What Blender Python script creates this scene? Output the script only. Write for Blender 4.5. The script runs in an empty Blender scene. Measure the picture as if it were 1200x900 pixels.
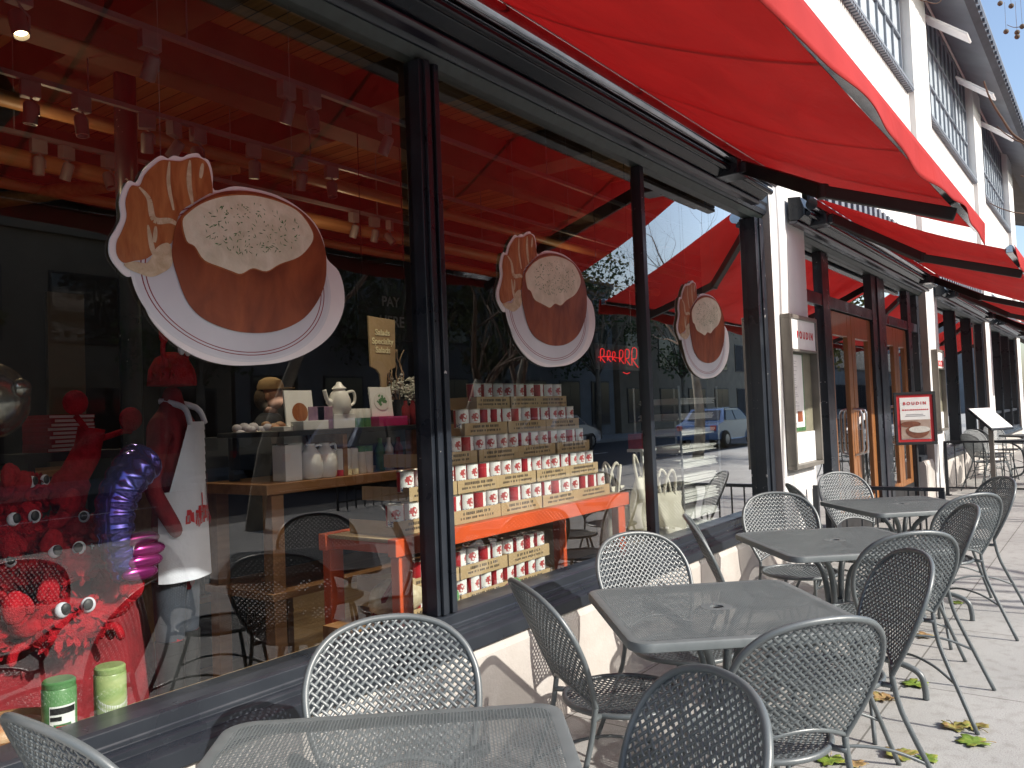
import bpy, bmesh, math, random
from math import sin, cos, pi, radians, sqrt
from mathutils import Vector, Matrix

SC = bpy.context.scene
COL = SC.collection
RNG = random.Random(11)

# ------------------------------------------------------------------ helpers
class MB:
    """collects faces; build() links them as ONE mesh object"""
    def __init__(s):
        s.v = []; s.f = []; s.m = []
    def face(s, pts, m=0):
        b = len(s.v); s.v += [tuple(p) for p in pts]
        s.f.append(tuple(range(b, b + len(pts)))); s.m.append(m)
    def add(s, verts, faces, m=0):
        b = len(s.v); s.v += [tuple(p) for p in verts]
        for f in faces:
            s.f.append(tuple(b + i for i in f)); s.m.append(m)
    def box(s, x0, x1, y0, y1, z0, z1, m=0):
        v = [(x0,y0,z0),(x1,y0,z0),(x1,y1,z0),(x0,y1,z0),(x0,y0,z1),(x1,y0,z1),(x1,y1,z1),(x0,y1,z1)]
        s.add(v, [(0,3,2,1),(4,5,6,7),(0,1,5,4),(1,2,6,5),(2,3,7,6),(3,0,4,7)], m)
    def obox(s, c, sx, sy, sz, rot=None, m=0):
        R = rot if rot is not None else Matrix.Identity(3)
        c = Vector(c); v = []
        for z in (-sz/2, sz/2):
            for x, y in ((-sx/2,-sy/2),(sx/2,-sy/2),(sx/2,sy/2),(-sx/2,sy/2)):
                v.append(c + R @ Vector((x, y, z)))
        s.add(v, [(0,3,2,1),(4,5,6,7),(0,1,5,4),(1,2,6,5),(2,3,7,6),(3,0,4,7)], m)
    def tube(s, pts, r, n=8, closed=False, m=0, caps=True):
        pts = [Vector(p) for p in pts]; N = len(pts)
        rs = r if isinstance(r, (list, tuple)) else [r] * N
        up = None; rings = []
        for i in range(N):
            if closed: t = pts[(i+1) % N] - pts[i-1]
            else: t = pts[min(i+1, N-1)] - pts[max(i-1, 0)]
            if t.length < 1e-9: t = Vector((0,0,1))
            t.normalize()
            if up is None:
                up = Vector((0,0,1)) if abs(t.z) < .9 else Vector((1,0,0))
            a = (up - t * up.dot(t))
            if a.length < 1e-6: a = t.orthogonal()
            a.normalize(); up = a; b = t.cross(a)
            rings.append([pts[i] + (a*cos(2*pi*k/n) + b*sin(2*pi*k/n)) * rs[i] for k in range(n)])
        v = [p for q in rings for p in q]; f = []
        for i in range(N if closed else N-1):
            j = (i+1) % N
            for k in range(n):
                l = (k+1) % n
                f.append((i*n+k, i*n+l, j*n+l, j*n+k))
        if not closed and caps:
            f.append(tuple(range(n))[::-1]); f.append(tuple((N-1)*n + k for k in range(n)))
        s.add(v, f, m)
    def lathe(s, prof, n=24, c=(0,0,0), m=0, rot=None, sy=1.0):
        c = Vector(c); v = []; f = []
        for r, z in prof:
            for k in range(n):
                p = Vector((r*cos(2*pi*k/n), r*sy*sin(2*pi*k/n), z))
                if rot is not None: p = rot @ p
                v.append(c + p)
        for i in range(len(prof)-1):
            for k in range(n):
                l = (k+1) % n
                f.append((i*n+k, i*n+l, (i+1)*n+l, (i+1)*n+k))
        f.append(tuple(range(n))[::-1]); f.append(tuple((len(prof)-1)*n+k for k in range(n)))
        s.add(v, f, m)
    def ell(s, c, rx, ry, rz, nu=16, nv=10, m=0, rot=None, fn=None):
        c = Vector(c); v = []; f = []
        for j in range(nv+1):
            th = pi*j/nv
            for k in range(nu):
                ph = 2*pi*k/nu
                d = Vector((sin(th)*cos(ph), sin(th)*sin(ph), cos(th)))
                q = fn(d) if fn else 1.0
                p = Vector((d.x*rx*q, d.y*ry*q, d.z*rz*q))
                if rot is not None: p = rot @ p
                v.append(c+p)
        for j in range(nv):
            for k in range(nu):
                l = (k+1) % nu
                f.append((j*nu+k, (j+1)*nu+k, (j+1)*nu+l, j*nu+l))
        s.add(v, f, m)
    def prism_xz(s, out, y0, y1, m=0):
        """outline in x,z extruded from y0 (front) to y1"""
        n = len(out); v = [(x, y0, z) for x, z in out] + [(x, y1, z) for x, z in out]
        f = [tuple(range(n)), tuple(range(2*n-1, n-1, -1))]
        for i in range(n):
            j = (i+1) % n; f.append((i, i+n, j+n, j))
        s.add(v, f, m)
    def prism_xy(s, out, z0, z1, m=0):
        n = len(out); v = [(x, y, z0) for x, y in out] + [(x, y, z1) for x, y in out]
        f = [tuple(range(n))[::-1], tuple(range(n, 2*n))]
        for i in range(n):
            j = (i+1) % n; f.append((i, j, j+n, i+n))
        s.add(v, f, m)
    def prism_yz(s, out, x0, x1, m=0):
        n = len(out); v = [(x0, y, z) for y, z in out] + [(x1, y, z) for y, z in out]
        f = [tuple(range(n)), tuple(range(2*n-1, n-1, -1))]
        for i in range(n):
            j = (i+1) % n; f.append((i, i+n, j+n, j))
        s.add(v, f, m)
    def mesh(s, name, mats, smooth=None, fix=True):
        me = bpy.data.meshes.new(name)
        me.from_pydata(s.v, [], s.f)
        for mt in (mats if isinstance(mats, (list, tuple)) else [mats]): me.materials.append(mt)
        me.polygons.foreach_set('material_index', s.m)
        if fix and len(s.f) < 20000:
            bm = bmesh.new(); bm.from_mesh(me)
            bmesh.ops.remove_doubles(bm, verts=bm.verts, dist=1e-6)
            bmesh.ops.recalc_face_normals(bm, faces=bm.faces)
            bm.to_mesh(me); bm.free()
        if smooth:
            me.polygons.foreach_set('use_smooth', [True]*len(me.polygons))
            if smooth is not True: me.set_sharp_from_angle(angle=radians(smooth))
        me.update()
        return me
    def build(s, name, mats, parent=None, smooth=None, loc=None, bevel=0, fix=True):
        o = bpy.data.objects.new(name, s.mesh(name, mats, smooth, fix)); COL.objects.link(o)
        if parent: o.parent = parent
        if loc: o.location = loc
        if bevel:
            md = o.modifiers.new('bevel', 'BEVEL'); md.width = bevel; md.segments = 2; md.limit_method = 'ANGLE'
        return o

def tag(o, label=None, cat=None, group=None, kind=None):
    if label: o['label'] = label
    if cat: o['category'] = cat
    if group: o['group'] = group
    if kind: o['kind'] = kind
    return o
def thing(name, label, cat, loc=(0,0,0), rz=0, group=None):
    o = bpy.data.objects.new(name, None); COL.objects.link(o)
    o.empty_display_size = .1
    o.location = loc; o.rotation_euler = (0, 0, rz)
    return tag(o, label, cat, group)
def copy_tree(o, parent=None):
    c = o.copy(); COL.objects.link(c)
    if parent: c.parent = parent
    for ch in list(KIDS.get(o.name, [])) or [x for x in list(COL.objects) if x.parent == o]:
        copy_tree(ch, c)
    return c
KIDS = {}
def dup(o, loc, rz, label, group=None):
    KIDS.clear()
    for x in COL.objects:
        if x.parent: KIDS.setdefault(x.parent.name, []).append(x)
    c = copy_tree(o); c.location = loc; c.rotation_euler = (0, 0, rz); c['label'] = label
    if group: c['group'] = group
    return c
def text_mesh(body, size, extrude=.002, mat=None, align='CENTER', bold=0):
    cu = bpy.data.curves.new('letters', 'FONT'); cu.body = body; cu.size = size; cu.extrude = extrude
    cu.align_x = align; cu.align_y = 'CENTER'; cu.offset = bold
    o = bpy.data.objects.new('letters', cu); COL.objects.link(o)
    dg = bpy.context.evaluated_depsgraph_get(); dg.update()
    me = bpy.data.meshes.new_from_object(o.evaluated_get(dg))
    bpy.data.objects.remove(o); bpy.data.curves.remove(cu)
    me.name = 'letters'; me.materials.clear()
    if mat: me.materials.append(mat)
    return me
def put_mesh(name, me, parent, loc, rot=(pi/2, 0, 0)):
    o = bpy.data.objects.new(name, me); COL.objects.link(o)
    o.parent = parent; o.location = loc; o.rotation_euler = rot
    return o

# ------------------------------------------------------------------ camera
H = 1.45
YAW, PIT, ROL, FPX = radians(36.51584), radians(2.09396), radians(-2.23618), 961.246
fw = Vector((cos(PIT)*cos(YAW), cos(PIT)*sin(YAW), sin(PIT)))
rt = Vector((sin(YAW), -cos(YAW), 0)); up = rt.cross(fw)
r2 = rt*cos(ROL) + up*sin(ROL); u2 = -rt*sin(ROL) + up*cos(ROL)
cd = bpy.data.cameras.new('camera'); cam = bpy.data.objects.new('camera', cd); COL.objects.link(cam)
cam.matrix_world = Matrix(((r2.x, u2.x, -fw.x, 0), (r2.y, u2.y, -fw.y, 0), (r2.z, u2.z, -fw.z, H), (0,0,0,1)))
cd.sensor_width = 36; cd.lens = FPX/1200*36; cd.clip_start = .05; cd.clip_end = 2000
SC.camera = cam
def at(px, py, Y):
    """point on the plane y = Y that shows at that place of the photograph (used to read off positions)"""
    d = fw + r2*((px-600)/FPX) - u2*((py-450)/FPX)
    return Vector((0,0,H)) + d*(Y/d.y)

# ------------------------------------------------------------------ materials
def nmat(name):
    m = bpy.data.materials.new(name); m.use_nodes = True
    nt = m.node_tree; nt.nodes.clear()
    return m, nt, nt.nodes, nt.links
def N(ns, t, **kw):
    n = ns.new(t)
    for k, v in kw.items():
        if k in n.inputs: n.inputs[k].default_value = v
        else: setattr(n, k, v)
    return n
def pbr(name, col, rough=.5, metal=0, var=.0, scale=20, bump=0, bscale=60, spec=.5, rvar=0, col2=None, detail=4, coat=0, distort=0, stretch=None):
    """principled material whose colour, roughness and relief vary with noise"""
    m, nt, ns, lk = nmat(name)
    out = N(ns, 'ShaderNodeOutputMaterial'); b = N(ns, 'ShaderNodeBsdfPrincipled')
    lk.new(b.outputs[0], out.inputs[0])
    b.inputs['Roughness'].default_value = rough; b.inputs['Metallic'].default_value = metal
    b.inputs['Specular IOR Level'].default_value = spec
    if coat: b.inputs['Coat Weight'].default_value = coat; b.inputs['Coat Roughness'].default_value = .1
    tc = N(ns, 'ShaderNodeTexCoord'); vec = tc.outputs['Object']
    if stretch:
        mp = N(ns, 'ShaderNodeMapping'); mp.inputs['Scale'].default_value = stretch
        lk.new(vec, mp.inputs[0]); vec = mp.outputs[0]
    nz = N(ns, 'ShaderNodeTexNoise', Scale=scale, Detail=detail, Distortion=distort); lk.new(vec, nz.inputs[0])
    if var or col2:
        rp = N(ns, 'ShaderNodeValToRGB')
        rp.color_ramp.elements[0].position = .3; rp.color_ramp.elements[1].position = .7
        c2 = col2 if col2 else tuple(min(1, c*(1+var)) for c in col)
        c1 = col if col2 else tuple(c*(1-var) for c in col)
        rp.color_ramp.elements[0].color = (*c1, 1); rp.color_ramp.elements[1].color = (*c2, 1)
        lk.new(nz.outputs[0], rp.inputs[0]); lk.new(rp.outputs[0], b.inputs['Base Color'])
    else: b.inputs['Base Color'].default_value = (*col, 1)
    if rvar:
        mr = N(ns, 'ShaderNodeMapRange'); mr.inputs[3].default_value = rough-rvar; mr.inputs[4].default_value = rough+rvar
        mr.inputs[1].default_value = .3; mr.inputs[2].default_value = .7
        lk.new(nz.outputs[0], mr.inputs[0]); lk.new(mr.outputs[0], b.inputs['Roughness'])
    if bump:
        n2 = N(ns, 'ShaderNodeTexNoise', Scale=bscale, Detail=3); lk.new(vec, n2.inputs[0])
        bp = N(ns, 'ShaderNodeBump', Strength=bump, Distance=.01); lk.new(n2.outputs[0], bp.inputs['Height'])
        lk.new(bp.outputs[0], b.inputs['Normal'])
    return m
def emit(name, col, s):
    m, nt, ns, lk = nmat(name)
    e = N(ns, 'ShaderNodeEmission', Strength=s); e.inputs[0].default_value = (*col, 1)
    lk.new(e.outputs[0], N(ns, 'ShaderNodeOutputMaterial').inputs[0]); return m

M = {}
def chipped(name, c1, c2):
    """dark frame paint with streaky wear and small pale chips"""
    m = pbr(name, c1, .34, 0, col2=c2, scale=6, spec=.5, rvar=.1, bump=.02, bscale=200)
    nt = m.node_tree; ns, lk = nt.nodes, nt.links; b = next(n for n in ns if n.type == 'BSDF_PRINCIPLED')
    src = b.inputs['Base Color'].links[0].from_socket
    tc = N(ns, 'ShaderNodeTexCoord'); nz = N(ns, 'ShaderNodeTexNoise', Scale=34, Detail=4); lk.new(tc.outputs['Object'], nz.inputs[0])
    n2 = N(ns, 'ShaderNodeTexNoise', Scale=2.3, Detail=2); lk.new(tc.outputs['Object'], n2.inputs[0])
    ad = N(ns, 'ShaderNodeMath', operation='MULTIPLY_ADD'); ad.inputs[1].default_value = .35; lk.new(n2.outputs[0], ad.inputs[0]); lk.new(nz.outputs[0], ad.inputs[2])
    gt = N(ns, 'ShaderNodeMath', operation='GREATER_THAN'); gt.inputs[1].default_value = .915; lk.new(ad.outputs[0], gt.inputs[0])
    mx = N(ns, 'ShaderNodeMixRGB'); lk.new(gt.outputs[0], mx.inputs[0]); lk.new(src, mx.inputs[1]); mx.inputs[2].default_value = (.45,.44,.42,1)
    lk.new(mx.outputs[0], b.inputs['Base Color']); return m
M['paint'] = pbr('dark grey metal paint', (.100,.115,.120), .38, .0, var=.12, scale=9, spec=.7, rvar=.06, bump=.04, bscale=400)
M['tabletop'] = pbr('dark grey table paint', (.108,.124,.128), .44, 0, col2=(.140,.158,.162), scale=11, spec=.55, rvar=.10, detail=9, distort=1.2)
M['frame'] = chipped('blue black frame paint', (.013,.0165,.023), (.020,.025,.033))
M['frame_worn'] = pbr('worn frame paint', (.014,.016,.02), .45, 0, col2=(.02,.022,.026), scale=3, spec=.5, rvar=.12, bump=.05, bscale=120)
M['case'] = pbr('black gloss case', (.006,.008,.012), .2, 0, var=.3, scale=6, spec=.3)
M['plum'] = pbr('dark plum case paint', (.016,.015,.024), .3, 0, var=.3, scale=5, spec=.6)
M['silver'] = pbr('roller case metal', (.34,.36,.40), .10, 1, var=.2, scale=8)
M['greytrim'] = pbr('grey green trim', (.020,.028,.026), .45, 0, var=.35, scale=14, detail=8, distort=1)
M['olive'] = pbr('olive painted jamb', (.21,.2,.14), .5, 0, var=.15, scale=8)
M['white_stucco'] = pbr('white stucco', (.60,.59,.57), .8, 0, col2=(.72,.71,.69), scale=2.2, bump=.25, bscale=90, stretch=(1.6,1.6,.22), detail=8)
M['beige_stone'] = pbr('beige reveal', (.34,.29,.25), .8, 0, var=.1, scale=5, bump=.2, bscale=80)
M['steel'] = pbr('brushed steel', (.5,.5,.5), .3, 1, var=.1, scale=30)
M['white_paint'] = pbr('white paint', (.78,.78,.77), .5, 0, var=.04, scale=8)
M['black'] = pbr('matt black', (.015,.015,.016), .5, 0, var=.2, scale=10)
M['dark'] = pbr('dark interior paint', (.03,.032,.036), .7, 0, var=.2, scale=2)
M['wood'] = pbr('orange brown door wood', (.21,.080,.024), .35, 0, col2=(.33,.14,.045), scale=3, stretch=(9,9,.7), detail=6, spec=.5, coat=.3)
M['shelf_wood'] = pbr('brown shelf wood', (.22,.10,.035), .5, 0, col2=(.34,.17,.07), scale=3, stretch=(.8,9,9), detail=6)
M['pale_wood'] = pbr('pale floor wood', (.30,.19,.10), .45, 0, col2=(.42,.29,.17), scale=2.5, stretch=(.8,10,10), detail=6)
M['orange'] = pbr('orange red steel', (.62,.085,.02), .4, 0, var=.12, scale=6, spec=.5)
M['cardboard'] = pbr('cardboard', (.40,.28,.15), .85, 0, var=.1, scale=9, bump=.08, bscale=60)
M['print'] = pbr('dark brown print', (.10,.07,.045), .8, 0, var=.3, scale=60)
M['tin_red'] = pbr('red tin paper', (.38,.015,.022), .4, 0, var=.2, scale=25)
M['tin_metal'] = pbr('tin lid metal', (.55,.5,.4), .28, 1, var=.1, scale=30)
M['red_cloth'] = pbr('red plush', (.26,.005,.011), .95, 0, col2=(.46,.014,.024), scale=30, bump=.8, bscale=140, spec=.1)
M['dark_red'] = pbr('dark red cloth', (.20,.008,.014), .9, 0, var=.3, scale=12, bump=.4, bscale=60)
M['white_cloth'] = pbr('white cloth', (.62,.62,.70), .85, 0, var=.05, scale=6, bump=.3, bscale=25)
M['canvas'] = pbr('cream canvas', (.62,.57,.47), .9, 0, var=.1, scale=9, bump=.35, bscale=30)
M['ceramic'] = pbr('white ceramic', (.75,.74,.70), .2, 0, var=.03, scale=5, spec=.6)
M['paper'] = pbr('white paper', (.76,.76,.74), .7, 0, var=.04, scale=12)
M['newsprint'] = pbr('newsprint', (.70,.69,.66), .85, 0, col2=(.84,.83,.80), scale=14, stretch=(3,3,60), detail=6)
M['green_tin'] = pbr('green canister', (.06,.17,.06), .35, 0, col2=(.13,.28,.11), scale=8, stretch=(1,1,4))
M['lime_tin'] = pbr('lime canister', (.15,.27,.08), .35, 0, col2=(.40,.44,.20), scale=7, stretch=(1,1,3))
M['green_label'] = pbr('green label', (.05,.16,.05), .5, 0, var=.4, scale=30)
M['magenta_card'] = pbr('purple card', (.16,.07,.20), .5, 0, col2=(.42,.28,.32), scale=9)
M['pink'] = pbr('magenta box', (.45,.02,.12), .45, 0, var=.1, scale=10)
M['red_ink'] = pbr('red lettering', (.52,.02,.025), .5, 0, var=.08, scale=30)
M['grey_ink'] = pbr('grey lettering', (.30,.30,.32), .6, 0, var=.2, scale=40)
M['pale_ink'] = pbr('pale lettering', (.62,.66,.62), .5, 0, var=.1, scale=30)
M['gold_ink'] = pbr('cream lettering', (.80,.72,.45), .5, 0, var=.1, scale=30)
M['skin'] = pbr('skin', (.48,.27,.19), .5, 0, var=.08, scale=8)
M['denim'] = pbr('dark clothing', (.03,.035,.05), .85, 0, var=.3, scale=20)
M['purple_foil'] = pbr('purple foil', (.16,.04,.30), .18, .8, col2=(.12,.16,.50), scale=4)
M['magenta_foil'] = pbr('magenta foil', (.35,.02,.14), .22, .7, col2=(.22,.03,.22), scale=4)
M['silver_foil'] = pbr('silver brown foil', (.30,.28,.25), .22, .85, var=.25, scale=6, bump=.5, bscale=9)
M['bark'] = pbr('plane tree bark', (.13,.11,.085), .9, 0, col2=(.34,.31,.25), scale=5, bump=.5, bscale=20, detail=5, stretch=(1,1,.5))
M['twig'] = pbr('twig bark', (.12,.075,.05), .85, 0, var=.3, scale=14, bump=.3)
M['leafgreen'] = pbr('dark foliage', (.030,.060,.018), .6, 0, col2=(.075,.12,.03), scale=1.3)
M['leafolive'] = pbr('olive foliage', (.07,.09,.02), .6, 0, col2=(.16,.15,.04), scale=1.7)
M['asphalt'] = pbr('asphalt', (.045,.046,.05), .85, 0, var=.25, scale=3, bump=.5, bscale=120)
M['kerb'] = pbr('kerb concrete', (.30,.29,.27), .85, 0, var=.1, scale=6, bump=.3, bscale=80)
M['brick_far'] = pbr('dull blue grey render', (.12,.13,.15), .85, 0, var=.15, scale=1.5)
M['tan_far'] = pbr('tan render', (.24,.20,.15), .85, 0, var=.15, scale=1.5)
M['grey_far'] = pbr('grey render', (.20,.21,.22), .85, 0, var=.15, scale=1.5)
M['tyre'] = pbr('tyre rubber', (.02,.02,.02), .8, 0, var=.2, scale=20)
M['beam_brown'] = pbr('brown beam', (.075,.045,.028), .7, 0, var=.25, scale=4)
M['rail_grey'] = pbr('grey rail', (.12,.12,.125), .5, 0, var=.1, scale=8)
M['lamp_grey'] = pbr('grey lamp paint', (.14,.14,.145), .5, 0, var=.1, scale=10)
M['photo_brown'] = pbr('printed brown ground', (.30,.20,.15), .5, 0, col2=(.42,.32,.26), scale=14)
M['photo_bowl'] = pbr('printed dark bowl', (.12,.035,.018), .5, 0, col2=(.22,.08,.04), scale=30)
M['photo_soup'] = pbr('printed pale soup', (.60,.58,.52), .5, 0, var=.1, scale=60)
M['lampglass'] = emit('warm lamp light', (1, .72, .38), 6)
M['neon'] = emit('red neon light', (1, .02, .02), .75)
M['carblue'] = pbr('blue car paint', (.10,.19,.36), .25, .2, var=.04, scale=3, coat=1)
M['carwhite'] = pbr('white car paint', (.70,.71,.72), .25, 0, var=.02, scale=3, coat=1)
M['cargrey'] = pbr('grey car paint', (.16,.17,.18), .25, .4, var=.04, scale=3, coat=1)
M['eave'] = pbr('grey blue eave paint', (.16,.18,.21), .6, 0, var=.1, scale=3)
M['gutter'] = pbr('dark gutter paint', (.05,.055,.07), .5, 0, var=.2, scale=6)
M['flower'] = pbr('white blossom', (.70,.70,.62), .8, 0, var=.12, scale=30)
M['rind'] = pbr('fruit mix', (.50,.13,.04), .5, 0, col2=(.60,.45,.28), scale=12)

def glass_mat(name, k, kg, tint=(.93,.97,.95)):
    m, nt, ns, lk = nmat(name)
    out = N(ns, 'ShaderNodeOutputMaterial')
    tr = N(ns, 'ShaderNodeBsdfTransparent'); tr.inputs[0].default_value = (*tint, 1)
    gl = N(ns, 'ShaderNodeBsdfGlossy', Roughness=0.0); gl.inputs[0].default_value = (1,1,1,1)
    ge = N(ns, 'ShaderNodeNewGeometry'); dp = N(ns, 'ShaderNodeVectorMath', operation='DOT_PRODUCT')
    lk.new(ge.outputs['Normal'], dp.inputs[0]); lk.new(ge.outputs['Incoming'], dp.inputs[1])
    ab = N(ns, 'ShaderNodeMath', operation='ABSOLUTE'); lk.new(dp.outputs['Value'], ab.inputs[0])
    om = N(ns, 'ShaderNodeMath', operation='SUBTRACT'); om.inputs[0].default_value = 1; lk.new(ab.outputs[0], om.inputs[1])
    pw = N(ns, 'ShaderNodeMath', operation='POWER'); pw.inputs[1].default_value = 5; lk.new(om.outputs[0], pw.inputs[0])
    fr = N(ns, 'ShaderNodeMath', operation='MULTIPLY_ADD'); fr.inputs[1].default_value = kg; fr.inputs[2].default_value = k; lk.new(pw.outputs[0], fr.inputs[0])
    # faint unevenness, as in old plate glass
    tc = N(ns, 'ShaderNodeTexCoord'); nz = N(ns, 'ShaderNodeTexNoise', Scale=1.1, Detail=1)
    lk.new(tc.outputs['Object'], nz.inputs[0])
    bp = N(ns, 'ShaderNodeBump', Strength=.03, Distance=.02); lk.new(nz.outputs[0], bp.inputs['Height'])
    lk.new(bp.outputs[0], gl.inputs['Normal'])
    mu = N(ns, 'ShaderNodeMath', operation='MULTIPLY', use_clamp=True); mu.inputs[1].default_value = 1
    lk.new(fr.outputs[0], mu.inputs[0])
    mx = N(ns, 'ShaderNodeMixShader'); lk.new(mu.outputs[0], mx.inputs[0])
    lk.new(tr.outputs[0], mx.inputs[1]); lk.new(gl.outputs[0], mx.inputs[2]); lk.new(mx.outputs[0], out.inputs[0])
    return m
M['glass'] = glass_mat('shop glass', .085, 6.0, (.88,.92,.90))
M['glass_small'] = glass_mat('thin glass', .07, 2.0)
M['carglass'] = pbr('car window glass', (.02,.025,.03), .05, 0, var=.1, scale=2, spec=.8)

def canopy_mat():
    m, nt, ns, lk = nmat('red awning canvas')
    out = N(ns, 'ShaderNodeOutputMaterial')
    tc = N(ns, 'ShaderNodeTexCoord'); nz = N(ns, 'ShaderNodeTexNoise', Scale=2.2, Detail=5); lk.new(tc.outputs['Object'], nz.inputs[0])
    rp = N(ns, 'ShaderNodeValToRGB'); lk.new(nz.outputs[0], rp.inputs[0])
    rp.color_ramp.elements[0].position = .3; rp.color_ramp.elements[1].position = .75
    rp.color_ramp.elements[0].color = (.32,.018,.017,1); rp.color_ramp.elements[1].color = (.47,.034,.030,1)
    wv = N(ns, 'ShaderNodeTexNoise', Scale=500, Detail=1); lk.new(tc.outputs['Object'], wv.inputs[0])
    bp = N(ns, 'ShaderNodeBump', Strength=.12, Distance=.002); lk.new(wv.outputs[0], bp.inputs['Height'])
    # soft creases and pull lines in the cloth
    cr = N(ns, 'ShaderNodeTexNoise', Scale=1.6, Detail=4, Distortion=1.2); cm = N(ns, 'ShaderNodeMapping'); cm.inputs['Scale'].default_value = (1.0,3.2,1)
    lk.new(tc.outputs['Object'], cm.inputs[0]); lk.new(cm.outputs[0], cr.inputs[0])
    b2 = N(ns, 'ShaderNodeBump', Strength=.35, Distance=.05); lk.new(cr.outputs[0], b2.inputs['Height']); lk.new(b2.outputs[0], bp.inputs['Normal'])
    d = N(ns, 'ShaderNodeBsdfPrincipled', Roughness=.75); lk.new(rp.outputs[0], d.inputs['Base Color'])
    d.inputs['Specular IOR Level'].default_value = .25
    lk.new(bp.outputs[0], d.inputs['Normal'])
    t = N(ns, 'ShaderNodeBsdfTranslucent'); lk.new(bp.outputs[0], t.inputs['Normal'])
    st = N(ns, 'ShaderNodeValToRGB'); lk.new(cr.outputs[0], st.inputs[0]); st.color_ramp.elements[0].position = .3; st.color_ramp.elements[1].position = .7
    st.color_ramp.elements[0].color = (.36,.006,.007,1); st.color_ramp.elements[1].color = (.48,.009,.010,1); lk.new(st.outputs[0], t.inputs[0])
    mx = N(ns, 'ShaderNodeMixShader'); mx.inputs[0].default_value = .17
    lk.new(d.outputs[0], mx.inputs[1]); lk.new(t.outputs[0], mx.inputs[2]); lk.new(mx.outputs[0], out.inputs[0])
    return m
M['canopy'] = canopy_mat()

def sidewalk_mat():
    m, nt, ns, lk = nmat('pale concrete paving')
    out = N(ns, 'ShaderNodeOutputMaterial'); b = N(ns, 'ShaderNodeBsdfPrincipled', Roughness=.85); lk.new(b.outputs[0], out.inputs[0])
    tc = N(ns, 'ShaderNodeTexCoord')
    n1 = N(ns, 'ShaderNodeTexNoise', Scale=1.2, Detail=6); n2 = N(ns, 'ShaderNodeTexNoise', Scale=160, Detail=2); n3 = N(ns, 'ShaderNodeTexNoise', Scale=14, Detail=5)
    for n in (n1, n2, n3): lk.new(tc.outputs['Object'], n.inputs[0])
    rp = N(ns, 'ShaderNodeValToRGB'); lk.new(n1.outputs[0], rp.inputs[0])
    rp.color_ramp.elements[0].position = .3; rp.color_ramp.elements[1].position = .7
    rp.color_ramp.elements[0].color = (.335,.330,.318,1); rp.color_ramp.elements[1].color = (.410,.405,.390,1)
    r3 = N(ns, 'ShaderNodeValToRGB'); lk.new(n3.outputs[0], r3.inputs[0])
    r3.color_ramp.elements[0].position = .28; r3.color_ramp.elements[1].position = .5
    r3.color_ramp.elements[0].color = (.80,.79,.77,1); r3.color_ramp.elements[1].color = (1,1,1,1)
    r2_ = N(ns, 'ShaderNodeValToRGB'); lk.new(n2.outputs[0], r2_.inputs[0])
    r2_.color_ramp.elements[0].position = .32; r2_.color_ramp.elements[1].position = .55
    r2_.color_ramp.elements[0].color = (.80,.79,.78,1); r2_.color_ramp.elements[1].color = (1.05,1.05,1.04,1)
    m1 = N(ns, 'ShaderNodeMixRGB', blend_type='MULTIPLY'); m1.inputs[0].default_value = 1
    lk.new(rp.outputs[0], m1.inputs[1]); lk.new(r2_.outputs[0], m1.inputs[2])
    m2 = N(ns, 'ShaderNodeMixRGB', blend_type='MULTIPLY'); m2.inputs[0].default_value = 1
    lk.new(m1.outputs[0], m2.inputs[1]); lk.new(r3.outputs[0], m2.inputs[2])
    # sawn joints
    br = N(ns, 'ShaderNodeTexBrick'); br.offset = 0; br.inputs['Scale'].default_value = 1; br.inputs['Mortar Size'].default_value = .005
    br.inputs['Brick Width'].default_value = 1.22; br.inputs['Row Height'].default_value = 1.22; br.inputs['Mortar Smooth'].default_value = .3
    br.inputs['Color1'].default_value = (1,1,1,1); br.inputs['Color2'].default_value = (.94,.94,.94,1); br.inputs['Mortar'].default_value = (.42,.41,.39,1)
    mp = N(ns, 'ShaderNodeMapping'); mp.inputs['Location'].default_value = (.33,.25,0)
    lk.new(tc.outputs['Object'], mp.inputs[0]); lk.new(mp.outputs[0], br.inputs[0])
    m3 = N(ns, 'ShaderNodeMixRGB', blend_type='MULTIPLY'); m3.inputs[0].default_value = 1
    lk.new(m2.outputs[0], m3.inputs[1]); lk.new(br.outputs[0], m3.inputs[2]); lk.new(m3.outputs[0], b.inputs['Base Color'])
    vo = N(ns, 'ShaderNodeTexVoronoi', Scale=2.1); lk.new(tc.outputs['Object'], vo.inputs[0])       # trodden gum and drips
    rg = N(ns, 'ShaderNodeValToRGB'); rg.color_ramp.elements[0].position = .028; rg.color_ramp.elements[1].position = .045
    rg.color_ramp.elements[0].color = (.55,.54,.52,1); rg.color_ramp.elements[1].color = (1,1,1,1); lk.new(vo.outputs['Distance'], rg.inputs[0])
    m4 = N(ns, 'ShaderNodeMixRGB', blend_type='MULTIPLY'); m4.inputs[0].default_value = .8
    lk.new(m3.outputs[0], m4.inputs[1]); lk.new(rg.outputs[0], m4.inputs[2]); lk.new(m4.outputs[0], b.inputs['Base Color'])
    bp = N(ns, 'ShaderNodeBump', Strength=.35, Distance=.004); lk.new(n2.outputs[0], bp.inputs['Height']); lk.new(bp.outputs[0], b.inputs['Normal'])
    return m
M['sidewalk'] = sidewalk_mat()

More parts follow.
